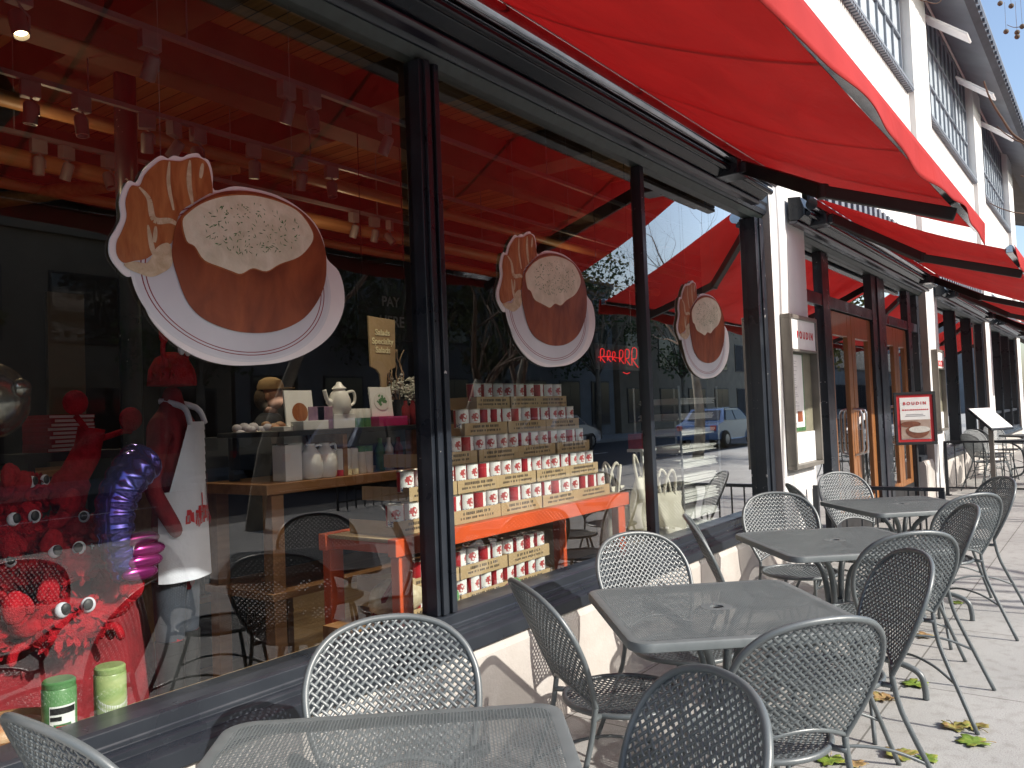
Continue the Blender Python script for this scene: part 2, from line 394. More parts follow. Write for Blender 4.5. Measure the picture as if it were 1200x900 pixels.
def basewall_mat():
    m, nt, ns, lk = nmat('pitted pale concrete')
    out = N(ns, 'ShaderNodeOutputMaterial'); b = N(ns, 'ShaderNodeBsdfPrincipled', Roughness=.8); lk.new(b.outputs[0], out.inputs[0])
    tc = N(ns, 'ShaderNodeTexCoord')
    n1 = N(ns, 'ShaderNodeTexNoise', Scale=3.5, Detail=7, Distortion=.6); n2 = N(ns, 'ShaderNodeTexVoronoi', Scale=55); n3 = N(ns, 'ShaderNodeTexNoise', Scale=60, Detail=3)
    for n in (n1, n2, n3): lk.new(tc.outputs['Object'], n.inputs[0])
    rp = N(ns, 'ShaderNodeValToRGB'); lk.new(n1.outputs[0], rp.inputs[0])
    rp.color_ramp.elements[0].position = .25; rp.color_ramp.elements[1].position = .65
    rp.color_ramp.elements[0].color = (.40,.365,.33,1); rp.color_ramp.elements[1].color = (.49,.46,.425,1)
    r2_ = N(ns, 'ShaderNodeValToRGB'); lk.new(n2.outputs['Distance'], r2_.inputs[0])
    r2_.color_ramp.elements[0].position = .05; r2_.color_ramp.elements[1].position = .12
    r2_.color_ramp.elements[0].color = (.45,.42,.38,1); r2_.color_ramp.elements[1].color = (1,1,1,1)
    gate = N(ns, 'ShaderNodeValToRGB'); lk.new(n3.outputs[0], gate.inputs[0])
    gate.color_ramp.elements[0].position = .52; gate.color_ramp.elements[1].position = .6
    m1 = N(ns, 'ShaderNodeMixRGB', blend_type='MULTIPLY'); lk.new(gate.outputs[0], m1.inputs[0])
    lk.new(rp.outputs[0], m1.inputs[1]); lk.new(r2_.outputs[0], m1.inputs[2]); lk.new(m1.outputs[0], b.inputs['Base Color'])
    bp = N(ns, 'ShaderNodeBump', Strength=.3, Distance=.006); lk.new(n3.outputs[0], bp.inputs['Height']); lk.new(bp.outputs[0], b.inputs['Normal'])
    return m
M['basewall'] = basewall_mat()

def ceiling_mat():
    m, nt, ns, lk = nmat('plank ceiling')
    out = N(ns, 'ShaderNodeOutputMaterial'); b = N(ns, 'ShaderNodeBsdfPrincipled', Roughness=.6); lk.new(b.outputs[0], out.inputs[0])
    tc = N(ns, 'ShaderNodeTexCoord'); br = N(ns, 'ShaderNodeTexBrick'); mp = N(ns, 'ShaderNodeMapping'); mp.inputs['Rotation'].default_value = (0,0,pi/2)
    lk.new(tc.outputs['Object'], mp.inputs[0]); lk.new(mp.outputs[0], br.inputs[0])
    br.inputs['Scale'].default_value = 1; br.inputs['Brick Width'].default_value = 3.1; br.inputs['Row Height'].default_value = .14
    br.inputs['Mortar Size'].default_value = .006; br.inputs['Bias'].default_value = 0
    br.inputs['Color1'].default_value = (.30,.15,.055,1); br.inputs['Color2'].default_value = (.46,.26,.11,1); br.inputs['Mortar'].default_value = (.06,.03,.015,1)
    nz = N(ns, 'ShaderNodeTexNoise', Scale=4, Detail=5); m2 = N(ns, 'ShaderNodeMapping'); m2.inputs['Scale'].default_value = (8,.6,1)
    lk.new(tc.outputs['Object'], m2.inputs[0]); lk.new(m2.outputs[0], nz.inputs[0])
    mx = N(ns, 'ShaderNodeMixRGB', blend_type='MULTIPLY'); mx.inputs[0].default_value = .6
    lk.new(br.outputs[0], mx.inputs[1]); lk.new(nz.outputs[0], mx.inputs[2]); lk.new(mx.outputs[0], b.inputs['Base Color'])
    return m
M['planks'] = ceiling_mat()

def tin_label_mat():
    """white label with a red crest above a blue foot, drawn in the tin's own coordinates"""
    m, nt, ns, lk = nmat('soup tin label')
    out = N(ns, 'ShaderNodeOutputMaterial'); b = N(ns, 'ShaderNodeBsdfPrincipled', Roughness=.4); lk.new(b.outputs[0], out.inputs[0])
    tc = N(ns, 'ShaderNodeTexCoord'); sp = N(ns, 'ShaderNodeSeparateXYZ'); lk.new(tc.outputs['Object'], sp.inputs[0])
    nz = N(ns, 'ShaderNodeTexNoise', Scale=95, Detail=2); lk.new(tc.outputs['Object'], nz.inputs[0])
    ax = N(ns, 'ShaderNodeMath', operation='DIVIDE'); lk.new(sp.outputs[0], ax.inputs[0]); ax.inputs[1].default_value = .021
    az = N(ns, 'ShaderNodeMath', operation='SUBTRACT'); lk.new(sp.outputs[2], az.inputs[0]); az.inputs[1].default_value = .056
    az2 = N(ns, 'ShaderNodeMath', operation='DIVIDE'); lk.new(az.outputs[0], az2.inputs[0]); az2.inputs[1].default_value = .021
    p1 = N(ns, 'ShaderNodeMath', operation='POWER'); lk.new(ax.outputs[0], p1.inputs[0]); p1.inputs[1].default_value = 2
    p2 = N(ns, 'ShaderNodeMath', operation='POWER'); lk.new(az2.outputs[0], p2.inputs[0]); p2.inputs[1].default_value = 2
    ad = N(ns, 'ShaderNodeMath', operation='ADD'); lk.new(p1.outputs[0], ad.inputs[0]); lk.new(p2.outputs[0], ad.inputs[1])
    lt = N(ns, 'ShaderNodeMath', operation='LESS_THAN'); lk.new(ad.outputs[0], lt.inputs[0]); lt.inputs[1].default_value = 1
    gt = N(ns, 'ShaderNodeMath', operation='GREATER_THAN'); lk.new(nz.outputs[0], gt.inputs[0]); gt.inputs[1].default_value = .47
    an = N(ns, 'ShaderNodeMath', operation='MULTIPLY'); lk.new(lt.outputs[0], an.inputs[0]); lk.new(gt.outputs[0], an.inputs[1])
    mx = N(ns, 'ShaderNodeMixRGB'); lk.new(an.outputs[0], mx.inputs[0]); mx.inputs[1].default_value = (.76,.75,.73,1); mx.inputs[2].default_value = (.42,.06,.06,1)
    lb = N(ns, 'ShaderNodeMath', operation='LESS_THAN'); lk.new(sp.outputs[2], lb.inputs[0]); lb.inputs[1].default_value = .027
    g2 = N(ns, 'ShaderNodeMath', operation='GREATER_THAN'); lk.new(nz.outputs[0], g2.inputs[0]); g2.inputs[1].default_value = .5
    a2 = N(ns, 'ShaderNodeMath', operation='MULTIPLY'); lk.new(lb.outputs[0], a2.inputs[0]); lk.new(g2.outputs[0], a2.inputs[1])
    m2 = N(ns, 'ShaderNodeMixRGB'); lk.new(a2.outputs[0], m2.inputs[0]); lk.new(mx.outputs[0], m2.inputs[1]); m2.inputs[2].default_value = (.12,.17,.32,1)
    lk.new(m2.outputs[0], b.inputs['Base Color']); return m
M['tin_label'] = tin_label_mat()

def leaf_mat(name, c1, c2, c3):
    m, nt, ns, lk = nmat(name)
    out = N(ns, 'ShaderNodeOutputMaterial'); b = N(ns, 'ShaderNodeBsdfPrincipled', Roughness=.55); lk.new(b.outputs[0], out.inputs[0])
    tc = N(ns, 'ShaderNodeTexCoord'); nz = N(ns, 'ShaderNodeTexNoise', Scale=16, Detail=5, Distortion=.8); lk.new(tc.outputs['Object'], nz.inputs[0])
    rp = N(ns, 'ShaderNodeValToRGB'); lk.new(nz.outputs[0], rp.inputs[0]); e = rp.color_ramp.elements
    e[0].position = .33; e[0].color = (*c1,1); e[1].position = .68; e[1].color = (*c3,1); q = e.new(.5); q.color = (*c2,1)
    lk.new(rp.outputs[0], b.inputs['Base Color']); return m
M['leaf1'] = leaf_mat('yellow green leaf', (.10,.17,.02), (.16,.24,.03), (.30,.28,.05))
M['leaf2'] = leaf_mat('brown edged leaf', (.20,.08,.03), (.30,.26,.07), (.20,.26,.05))
M['leaf3'] = leaf_mat('tan leaf', (.24,.13,.06), (.34,.23,.10), (.28,.26,.08))

def food_mat(name, c1, c2, scale, rough=.5, stretch=(1,1,1), bump=.2):
    return pbr(name, c1, rough, 0, col2=c2, scale=scale, stretch=stretch, detail=7, distort=.8, bump=bump, bscale=scale*3)
M['crust'] = food_mat('printed bread crust', (.11,.022,.010), (.31,.088,.034), 5, .35, (1.5,1,.8))
M['crust2'] = food_mat('printed torn bread', (.23,.06,.018), (.42,.17,.06), 9, .35, (3,3,.8))
M['crumb'] = food_mat('printed bread crumb', (.42,.33,.20), (.60,.52,.37), 30, .4)
M['soup'] = food_mat('printed soup', (.58,.57,.42), (.78,.77,.62), 14, .35)
M['plate'] = pbr('printed white plate', (.48,.51,.55), .35, 0, col2=(.60,.63,.67), scale=3)
M['plate_rim'] = pbr('printed plate rim', (.60,.63,.66), .35, 0, var=.04, scale=4)
M['sign_edge'] = pbr('white sign card', (.74,.73,.73), .35, 0, var=.04, scale=8)
M['upper_glass'] = pbr('pale blinded glass', (.50,.56,.62), .12, 0, col2=(.62,.68,.73), scale=1.2, spec=.7)
M['rim_line'] = pbr('printed red line', (.22,.02,.03), .4, 0, var=.1, scale=20)
M['herb'] = pbr('printed herb green', (.05,.19,.05), .5, 0, var=.4, scale=40)
# ------------------------------------------------------------------ setting: ground, road, pavements
g = MB(); g.face([(-300,-300,-.32),(500,-300,-.32),(500,300,-.32),(-300,300,-.32)])
tag(g.build('ground', M['asphalt']), kind='structure')
g = MB(); g.face([(-120,-16,-.14),(260,-16,-.14),(260,-5.95,-.14),(-120,-5.95,-.14)])
tag(g.build('road', M['asphalt']), kind='structure')
g = MB()
for k in range(-14, 40): g.box(k*6, k*6+3, -11.06, -10.94, -.136, -.132)
tag(g.build('road_markings', M['white_paint']), kind='structure')
g = MB(); g.box(-120, 260, -5.8, 2.6, -.3, 0)
tag(g.build('sidewalk', M['sidewalk']), kind='structure')
g = MB(); g.box(-120, 260, -5.95, -5.803, -.3, -.004)
tag(g.build('kerb', M['kerb'], bevel=.015), kind='structure')
g = MB(); g.box(-120, 260, -22, -16, -.3, .0)
tag(g.build('pavement', M['sidewalk']), kind='structure')
g = MB(); g.box(-1.2, 40, 2.62, 9.5, -.2, .03)
tag(g.build('shop_floor', M['pale_wood']), kind='structure')

# ------------------------------------------------------------------ the cafe building
YW, YG = 2.216, 2.335
bld = thing('cafe_building', 'white stucco cafe building with black framed shop windows and steel upper windows', 'building', (0, 2.216, 0))
BP = lambda mb, name, mats, par=bld, **kw: mb.build(name, mats, par, loc=(0,-2.216,0) if par is bld else None, **kw)
PIL = [(-.45,.47),(6.60,7.50),(13.25,14.15),(19.85,20.75),(26.40,27.30)]
for a, b in PIL:
    q = MB()
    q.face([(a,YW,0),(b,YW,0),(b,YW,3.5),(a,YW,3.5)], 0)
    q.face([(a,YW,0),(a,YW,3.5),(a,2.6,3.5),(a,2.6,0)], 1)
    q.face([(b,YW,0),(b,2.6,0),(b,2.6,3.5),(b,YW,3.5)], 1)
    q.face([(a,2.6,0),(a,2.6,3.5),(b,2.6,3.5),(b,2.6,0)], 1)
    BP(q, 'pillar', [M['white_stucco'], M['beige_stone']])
# upper wall: spandrels and pilasters round the window openings
UP = [(-7,-5.6),(-.25,1.05),(6.42,7.70),(13.02,14.32),(19.58,20.78),(26.2,27.45)]
q = MB()
q.box(-7, 27.45, 2.245, 2.6, 3.46, 5.90)
q.box(-7, 27.45, 2.245, 2.6, 8.12, 9.4)
BP(q, 'upper_wall', M['white_stucco'])
for a, b in UP:
    q = MB(); q.box(a, b, 2.17, 2.7, 3.50, 8.11); BP(q, 'pilaster', M['white_stucco'])
q = MB(); q.box(27.46, 27.8, 2.3, 12, -.1, 9.0); BP(q, 'end_wall', M['grey_far'])
# upper windows
for i in range(len(UP)-1):
    xa, xb = UP[i][1]+.02, UP[i+1][0]-.02
    if xb < 1: continue
    q = MB(); y0, y1 = 2.30, 2.36
    q.box(xa, xb, y0, y1, 5.93, 5.99); q.box(xa, xb, y0, y1, 8.05, 8.11)
    q.box(xa, xa+.05, y0, y1, 5.99, 8.05); q.box(xb-.05, xb, y0, y1, 5.99, 8.05)
    n = 11; w = (xb-xa-.1)/n
    for k in range(1, n): q.box(xa+.05+k*w-.014, xa+.05+k*w+.014, y0+.005, y1, 5.992, 8.048)
    for z in (6.72, 7.42): q.box(xa+.05, xb-.05, y0-.004, y1+.002, z-.018, z+.018)
    # ribbed sill
    q.box(xa, xb, 2.16, 2.30, 5.905, 5.945)
    for k in range(int((xb-xa)/.09)): q.box(xa+k*.09+.01, xa+k*.09+.06, 2.165, 2.24, 5.86, 5.9035)
    f = BP(q, 'upper_window_frame', M['eave'])
    p = MB(); p.face([(xa+.02,2.335,5.95),(xb-.02,2.335,5.95),(xb-.02,2.335,8.08),(xa+.02,2.335,8.08)])
    p.build('pane', M['upper_glass'], f)
    # top hung vent standing open, white in place of light through its glass
    for vx in ((xa+.07,) if i != 3 else (xa+.07, xa+3.3)):
        v = MB(); R = Matrix.Rotation(radians(-38), 3, 'X')
        c = Vector((vx+.25, 1.92, 7.34))
        v.obox(c, .42, .035, .78, Matrix.Rotation(radians(-50), 3, 'X'))
        v.build('open_vent', M['white_paint'], f, bevel=.006)
# eave and gutter
q = MB()
q.prism_yz([(2.26,8.10),(1.66,7.78),(1.66,8.02),(2.26,8.34)], -7, 40)
BP(q, 'eave', M['eave'])
q = MB(); q.prism_yz([(1.655,7.70),(1.54,7.74),(1.52,7.98),(1.655,8.0)], -7, 40)
for k in range(0, 160): q.box(-6.9+k*.28, -6.9+k*.28+.07, 1.50, 1.535, 7.74, 7.80)
BP(q, 'gutter', M['gutter'])
q = MB(); q.prism_yz([(1.53,8.0),(1.53,8.04),(9,10.4),(9,10.3)], -7, 40); BP(q, 'roof', M['grey_far'])

# ---- shop windows
def sill_profile(mb, xa, xb):
    mb.prism_yz([(2.200,.480),(2.200,.532),(2.212,.540),(2.238,.548),(2.238,.566),(2.246,.572),(2.258,.575),(2.258,.588),(2.262,.592),(2.262,.630),(2.275,.636),(2.40,.636),(2.40,.480)], xa, xb)
def base_wall(xa, xb):
    q = MB(); q.prism_yz([(YW,-.02),(YW,.432),(2.238,.479),(2.6,.479),(2.6,-.02)], xa+.002, xb-.002)
    BP(q, 'base_wall', M['basewall'])
def head_profile(mb, xa, xb, m=0):
    mb.prism_yz([(2.262,2.988),(2.30,2.95),(2.36,2.95),(2.36,2.988)], xa, xb, 1)
    mb.prism_yz([(2.255,2.99),(2.235,3.02),(2.235,3.06),(2.222,3.075),(2.222,3.2),(2.36,3.2),(2.36,2.99)], xa, xb, m)
def shop_window(xa, xb, mull, olive=True, transom=None):
    base_wall(xa, xb)
    q = MB(); sill_profile(q, xa+.003, xb-.003); head_profile(q, xa+.003, xb-.003)
    q.box(xa+.003, xa+.12, 2.27, 2.36, .638, 2.948); q.box(xb-.20, xb-.003, 2.27, 2.36, .638, 2.948)
    q.box(xb-.13, xb-.05, 2.255, 2.2695, .638, 2.948)
    for m0, m1, d in mull:
        q.box(m0, m1, d, 2.362, .638, 2.948)
        if m1-m0 > .1:
            q.box(m0+.02, m0+.05, d-.018, d-.002, .64, 2.946); q.box(m1-.05, m1-.02, d-.018, d-.002, .64, 2.946)
    if transom:
        q.box(xa+.12, xb-.2, 2.29, 2.35, transom-.03, transom+.03)
    f = BP(q, 'shop_window_frame', [M['frame'], M['greytrim']], bevel=.004)
    xs = [xa+.12] + [v for m0, m1, d in mull for v in (m0, m1)] + [xb-.2]
    for k in range(0, len(xs), 2):
        p = MB(); p.face([(xs[k]-.005,YG,.63),(xs[k+1]+.005,YG,.63),(xs[k+1]+.005,YG,2.955),(xs[k]-.005,YG,2.955)])
        p.build('pane', M['glass'], f)
    j = MB(); j.box(xb-.06, xb-.004, 2.362, 2.80, .05, 3.0); j.build('jamb', M['olive'], f)
    return f
w1 = shop_window(.47, 6.60, [(2.505,2.63,2.275),(4.51,4.56,2.30)])
for a, b in ((14.15,19.85),(20.75,26.40)):
    shop_window(a, b, [(a+1.85,a+1.97,2.262),(a+3.75,a+3.85,2.262)], transom=1.05 if a > 20 else None)

# ---- door bay
q = MB(); head_profile(q, 7.503, 13.247)
Yd = 2.30
for a, b in ((7.503,7.70),(8.36,8.60),(10.38,10.62),(10.75,11.06),(12.40,12.62),(13.08,13.247)):
    q.box(a, b, 2.315, 2.40, 0.0, 2.948)
q.box(7.70, 13.08, 2.322, 2.395, 2.40, 2.52)
q.box(10.62, 10.75, 2.30, 2.39, 0.0, 2.948, 2)
q.box(12.62, 13.08, Yd-.02, 2.42, .56, .63); q.box(7.70, 8.36, Yd-.02, 2.42, 0, .14)
dfr = BP(q, 'door_frame', [M['frame'], M['greytrim'], M['plum']], bevel=.004)
for a, b, z0, z1 in ((7.70,8.36,.14,2.40),(7.70,8.36,2.52,2.95),(8.60,10.38,2.52,2.95),(11.06,12.40,2.52,2.95),(12.62,13.08,.63,2.40),(12.62,13.08,2.52,2.95)):
    p = MB(); p.face([(a-.004,2.36,z0),(b+.004,2.36,z0),(b+.004,2.36,z1),(a-.004,2.36,z1)]); p.build('pane', M['glass'], dfr)
q = MB(); q.prism_yz([(YW+.01,-.02),(YW+.01,.5),(2.25,.56),(2.5,.56),(2.5,-.02)], 12.62, 13.248); BP(q, 'base_wall', M['basewall'])
def door(x0, x1, label, hx, ang=0):
    w = x1-x0; q = MB()
    st = .15
    q.box(0, st, -.025, .025, .01, 2.39); q.box(w-st, w, -.025, .025, .01, 2.39)
    q.box(st, w-st, -.024, .024, .01, .36); q.box(st, w-st, -.024, .024, 2.14, 2.39)
    d = q.build('door', M['wood'], bld, loc=(x0, 2.375-2.216, 0), bevel=.006); d.rotation_euler.z = ang
    d['label'] = label
    p = MB(); p.face([(st-.004,0,.35),(w-st+.004,0,.35),(w-st+.004,0,2.15),(st-.004,0,2.15)]); p.build('pane', M['glass_small'], d)
    p = MB(); p.box(0, w, -.03, -.026, .01, .30); p.build('kick_plate', M['black'], d)
    h = MB(); x = hx if hx > 0 else w+hx
    h.tube([(x,-.03,.86),(x,-.10,.88),(x,-.115,.92),(x,-.115,1.30),(x,-.10,1.34),(x,-.03,1.36)], .014, 8)
    h.build('handle', M['steel'], d, smooth=40)
door(8.61, 9.48, 'left leaf of the first wooden entrance door pair', -.08)
door(9.50, 10.37, 'right leaf of the first wooden entrance door pair', .08)
door(11.07, 11.73, 'left leaf of the farther wooden door pair', -.07)
door(11.74, 12.39, 'right leaf of the farther wooden door pair', .07)

# ribbed vents above the awning cases
for a, b in ((7.75,13.0),(14.4,19.5),(20.9,26.1)):
    q = MB(); q.box(a, b, 2.215, 2.243, 3.24, 3.72)
    k = a
    while k < b-.1: q.box(k, k+.11, 2.18, 2.214, 3.25, 3.71, 1); k += .24
    BP(q, 'vent_grille', [M['gutter'], M['eave']])

# ---- shop interior shell
q = MB()
q.box(-1.2, -1.1, 2.62, 9.5, .03, 4.4); q.box(-1.2, 40, 9.5, 9.6, .03, 4.4); q.box(13.4, 13.5, 2.62, 9.5, .03, 4.4)
q.box(-1.2, 40, 2.4, 2.62, 3.2, 4.4)
BP(q, 'interior_wall', M['dark'])
q = MB(); q.box(4.2, 4.6, 9.43, 9.49, .03, 3.0); q.box(.4, 3.2, 9.42, 9.49, 2.4, 2.9); BP(q, 'wall_panel', M['tan_far'])
q = MB(); q.face([(-1.2,2.4,4.3),(40,2.4,4.3),(40,9.6,4.3),(-1.2,9.6,4.3)]); BP(q, 'ceiling', M['planks'])
for x in (.6, 2.6, 4.6, 6.8, 9, 11.2):
    q = MB(); q.box(x, x+.34, 2.5, 9.5, 3.95, 4.295); BP(q, 'ceiling_beam', M['beam_brown'])
for y in (3.2, 5.0, 7.9):
    q = MB(); q.box(-1, 13.2, y, y+.26, 3.84, 4.29); BP(q, 'ceiling_beam', M['beam_brown'])
for y, z, r in ((5.7,3.62,.055),(6.5,3.5,.07),(7.6,3.6,.05)):
    q = MB(); q.tube([(-1,y,z),(13.2,y,z)], r, 12); BP(q, 'ceiling_pipe', M['shelf_wood'], smooth=40)
q = MB(); q.tube([(2.4,8.9,3.4),(4.4,6.2,3.75)], .07, 12); BP(q, 'ceiling_pipe', M['shelf_wood'], smooth=40)
q = MB(); q.tube([(3.05,5.6,.05),(3.05,5.6,4.29)], .075, 14); q.box(2.9, 3.2, 5.45, 5.75, .05, .1); BP(q, 'column', M['frame'], smooth=40)

# ------------------------------------------------------------------ awnings
def awning(xa, xb, label, wave_seed, yb=.675, zb=2.53):
    t = thing('awning', label, 'awning', ((xa+xb)/2, 2.2, 3.1), 0, 'red awnings along the facade')
    off = Vector((-(xa+xb)/2, -2.2, -3.1))
    B = lambda mb, name, mats, **kw: mb.build(name, mats, t, loc=off, **kw)
    yr, zr = 1.985, 3.175
    nx, ny = 90, 26; w = xb-xa
    rr = random.Random(wave_seed); ph = [rr.uniform(0, 6.28) for _ in range(6)]
    def surf(u, v):
        x = xa + w*u
        z = zr + (zb-zr)*v - .045*sin(pi*v)*(1-.25*cos(2*pi*u))
        z += .010*sin(5*v+u*9+ph[0])*sin(pi*v) + .012*sin(u*2*pi*3+ph[1]+v*2)*sin(pi*v) + .006*sin(u*2*pi*7+ph[2]-v*5)*(v**2)
        # seams draw a slight crease
        s = (x-xa) % 1.19; s = min(s, 1.19-s); z += -.006*math.exp(-(s/.03)**2)*sin(pi*v)
        return (x, yr+(yb-yr)*v, z)
    q = MB(); V = [surf(i/nx, j/ny) for j in range(ny+1) for i in range(nx+1)]
    F = [(j*(nx+1)+i, j*(nx+1)+i+1, (j+1)*(nx+1)+i+1, (j+1)*(nx+1)+i) for j in range(ny) for i in range(nx)]
    q.add(V, F)
    k = 1.19                                                   # doubled seam strips
    while k < w-.1:
        u = k/w; pts = [Vector(surf(u, j/20)) + Vector((0,0,-.004)) for j in range(21)]
        for a, b in zip(pts, pts[1:]):
            q.face([a+Vector((-.011,0,0)), a+Vector((.011,0,0)), b+Vector((.011,0,0)), b+Vector((-.011,0,0))])
        k += 1.19
    B(q, 'canopy', M['canopy'], smooth=True, fix=False)
    # valance with a wavy lower hem, hanging off the front bar
    q = MB(); n = 220; V = []; F = []
    def hem(x):
        s = (x-xa)
        return .122 + .016*sin(s*3.1+ph[2]) + .006*sin(s*8.3+ph[3]) + .012*sin(s*1.5+ph[4])
    rows = 6
    for j in range(rows+1):
        for i in range(n+1):
            x = xa + w*i/n; d = hem(x)*j/rows; s = x-xa
            y = yb-.028 - .010*(j/rows) - .018*(j/rows)*sin(s*3.1+ph[5]) - .005*(j/rows)*sin(s*9+ph[1])
            V.append((x, y, zb+.030-d-.0))
    for j in range(rows):
        for i in range(n):
            a = j*(n+1)+i; F.append((a, a+1, a+n+2, a+n+1))
    q.add(V, F); vl = B(q, 'valance', M['canopy'], smooth=True, fix=False)
    md = vl.modifiers.new('solid', 'SOLIDIFY'); md.thickness = .003
    # front bar, roller and case
    q = MB(); q.prism_yz([(yb-.022,zb-.022),(yb-.022,zb+.030),(yb+.004,zb+.038),(yb+.030,zb+.020),(yb+.030,zb-.022)], xa+.01, xb-.01)
    B(q, 'front_bar', M['silver'], bevel=.005)
    q = MB(); q.tube([(xa-.02,2.0,3.115),(xb+.02,2.0,3.115)], .050, 18); B(q, 'roller', M['silver'], smooth=40)
    q = MB(); q.tube([(xa,1.985,3.135),(xb,1.985,3.135)], .058, 14, m=0); q2 = q
    q = MB(); q.prism_yz([(2.19,3.0),(2.10,2.995),(2.055,3.03),(2.055,3.09),(2.085,3.19),(2.19,3.20)], xa-.05, xb+.05)
    q.prism_yz([(2.19,2.972),(2.13,2.965),(2.115,2.98),(2.115,2.992),(2.19,2.996)], xa-.05, xb+.05, 1)
    B(q, 'roller_case', [M['case'], M['plum']], bevel=.006)
    q = MB(); q.tube([(xa-.03,2.03,3.04),(xb+.03,2.03,3.04)], .022, 12); B(q, 'torsion_bar', M['case'], smooth=40)
    for s, xe, xm, xt in ((1, xa+.35, xa+1.0, xa+.95), (-1, xb-.72, xb-1.05, xb-.97)):
        q = MB()
        q.box(xe-.09, xe+.09, 1.96, 2.19, 2.99, 3.10); q.box(xe-.05, xe+.05, 1.92, 2.04, 3.0, 3.07)
        for k in range(3): q.tube([(xe-.08+.08*k,1.975,3.10),(xe-.08+.08*k,1.975,3.135),(xe-.08+.08*k,2.02,3.17)], .012, 6)
        B(q, 'arm_bracket', M['frame'], bevel=.004)
        # upper and fore arm, elbow a little off the line
        r0 = Vector((xe, 1.95, 3.045)); el = Vector((xm, 1.36, 2.70)); tp = Vector((xt, yb+.02, zb-.07))
        q = MB()
        for a, b, h in ((r0, el, .085), (el, tp, .070)):
            d = (b-a).normalized(); xax = d.cross(Vector((0,0,1))).normalized(); zax = xax.cross(d)
            R = Matrix((xax, d, zax)).transposed()
            q.obox((a+b)/2, .052, (b-a).length+.03, h, R)
        q.tube([el+Vector((0,0,-.042)), el+Vector((0,0,.042))], .036, 12)
        B(q, 'arm', M['black'], bevel=.006)
    return t
awning(.35, 6.07, 'large red awning over the nearest shop window', 3)
awning(7.05, 12.95, 'red awning over the wooden entrance doors', 4, .60, 2.52)
awning(13.95, 19.65, 'red awning over the window beyond the doors', 5, .60, 2.52)
awning(20.55, 26.25, 'farthest red awning at the end of the row', 6)
# ------------------------------------------------------------------ woven metal chairs
def lerp_prof(pr, z):
    for (z0, w0), (z1, w1) in zip(pr, pr[1:]):
        if z0 <= z <= z1: return w0 + (w1-w0)*(z-z0)/(z1-z0)
    return 0
BACK = [(.485,.172),(.50,.178),(.53,.192),(.56,.205),(.59,.217),(.62,.226),(.65,.233),(.68,.237),(.71,.238),(.74,.235),(.77,.226),(.79,.217),(.81,.203),(.83,.183),(.845,.162),(.857,.137),(.866,.108),(.873,.074),(.877,.038),(.878,.0)]
def back_pt(a, z):
    return Vector((a, -.18-.17*((z-.5)/.378)+.035*((a/.236)**2-1), z))
def lattice(mb, surf, inside, R, pitch, w, t, amp):
    """two families of rods crossing over and under each other"""
    def nrm(u, v):
        e = 1e-3; p = surf(u, v); n = (surf(u+e, v)-p).cross(surf(u, v+e)-p); n.normalize(); return n
    q = sqrt(.5); K = int(R*1.5/pitch); sub = 2
    for fam in (0, 1):
        dx, dy = (q, q) if fam == 0 else (q, -q)
        px, py = -dy, dx
        for k in range(-K, K+1):
            run = []
            runs = []
            for s in range(-K*sub, K*sub+1):
                L = s*pitch/sub
                u, v = px*k*pitch + dx*L, py*k*pitch + dy*L
                if inside(u, v): run.append((u, v, s))
                elif run: runs.append(run); run = []
            if run: runs.append(run)
            for run in runs:
                # stretch each end to the outline
                def ext(e, sg):
                    u, v, s = e; lo, hi = 0, pitch/sub
                    for _ in range(6):
                        m_ = (lo+hi)/2
                        if inside(u+sg*dx*m_, v+sg*dy*m_): lo = m_
                        else: hi = m_
                    return (u+sg*dx*lo, v+sg*dy*lo, s)
                run = [ext(run[0], -1)] + run + [ext(run[-1], 1)]
                rings = []
                for u, v, s in run:
                    p = surf(u, v); n = nrm(u, v)
                    d = surf(u+dx*1e-3, v+dy*1e-3)-p; d.normalize(); b = n.cross(d)
                    # over / under
                    ph = cos(pi*(s/sub + k)) * (1 if fam == 0 else -1)
                    if s % sub: ph = 0
                    c = p + n*(amp*ph)
                    rings.append([c + b*(w/2*cc) + n*(t/2*ss) for cc, ss in ((1,0),(.55,1),(-.55,1),(-1,0),(-.55,-1),(.55,-1))])
                vv = [x for r in rings for x in r]; ff = []
                for i in range(len(rings)-1):
                    for j in range(6):
                        l = (j+1) % 6; ff.append((i*6+j, i*6+l, (i+1)*6+l, (i+1)*6+j))
                mb.add(vv, ff)
def smooth_path(P, n=6):
    P = [Vector(p) for p in P]; out = []
    for i in range(len(P)-1):
        p0 = P[max(i-1,0)]; p1 = P[i]; p2 = P[i+1]; p3 = P[min(i+2, len(P)-1)]
        for k in range(n):
            t = k/n
            out.append(.5*((2*p1)+(p2-p0)*t+(2*p0-5*p1+4*p2-p3)*t*t+(3*p1-p0-3*p2+p3)*t**3))
    out.append(P[-1]); return out
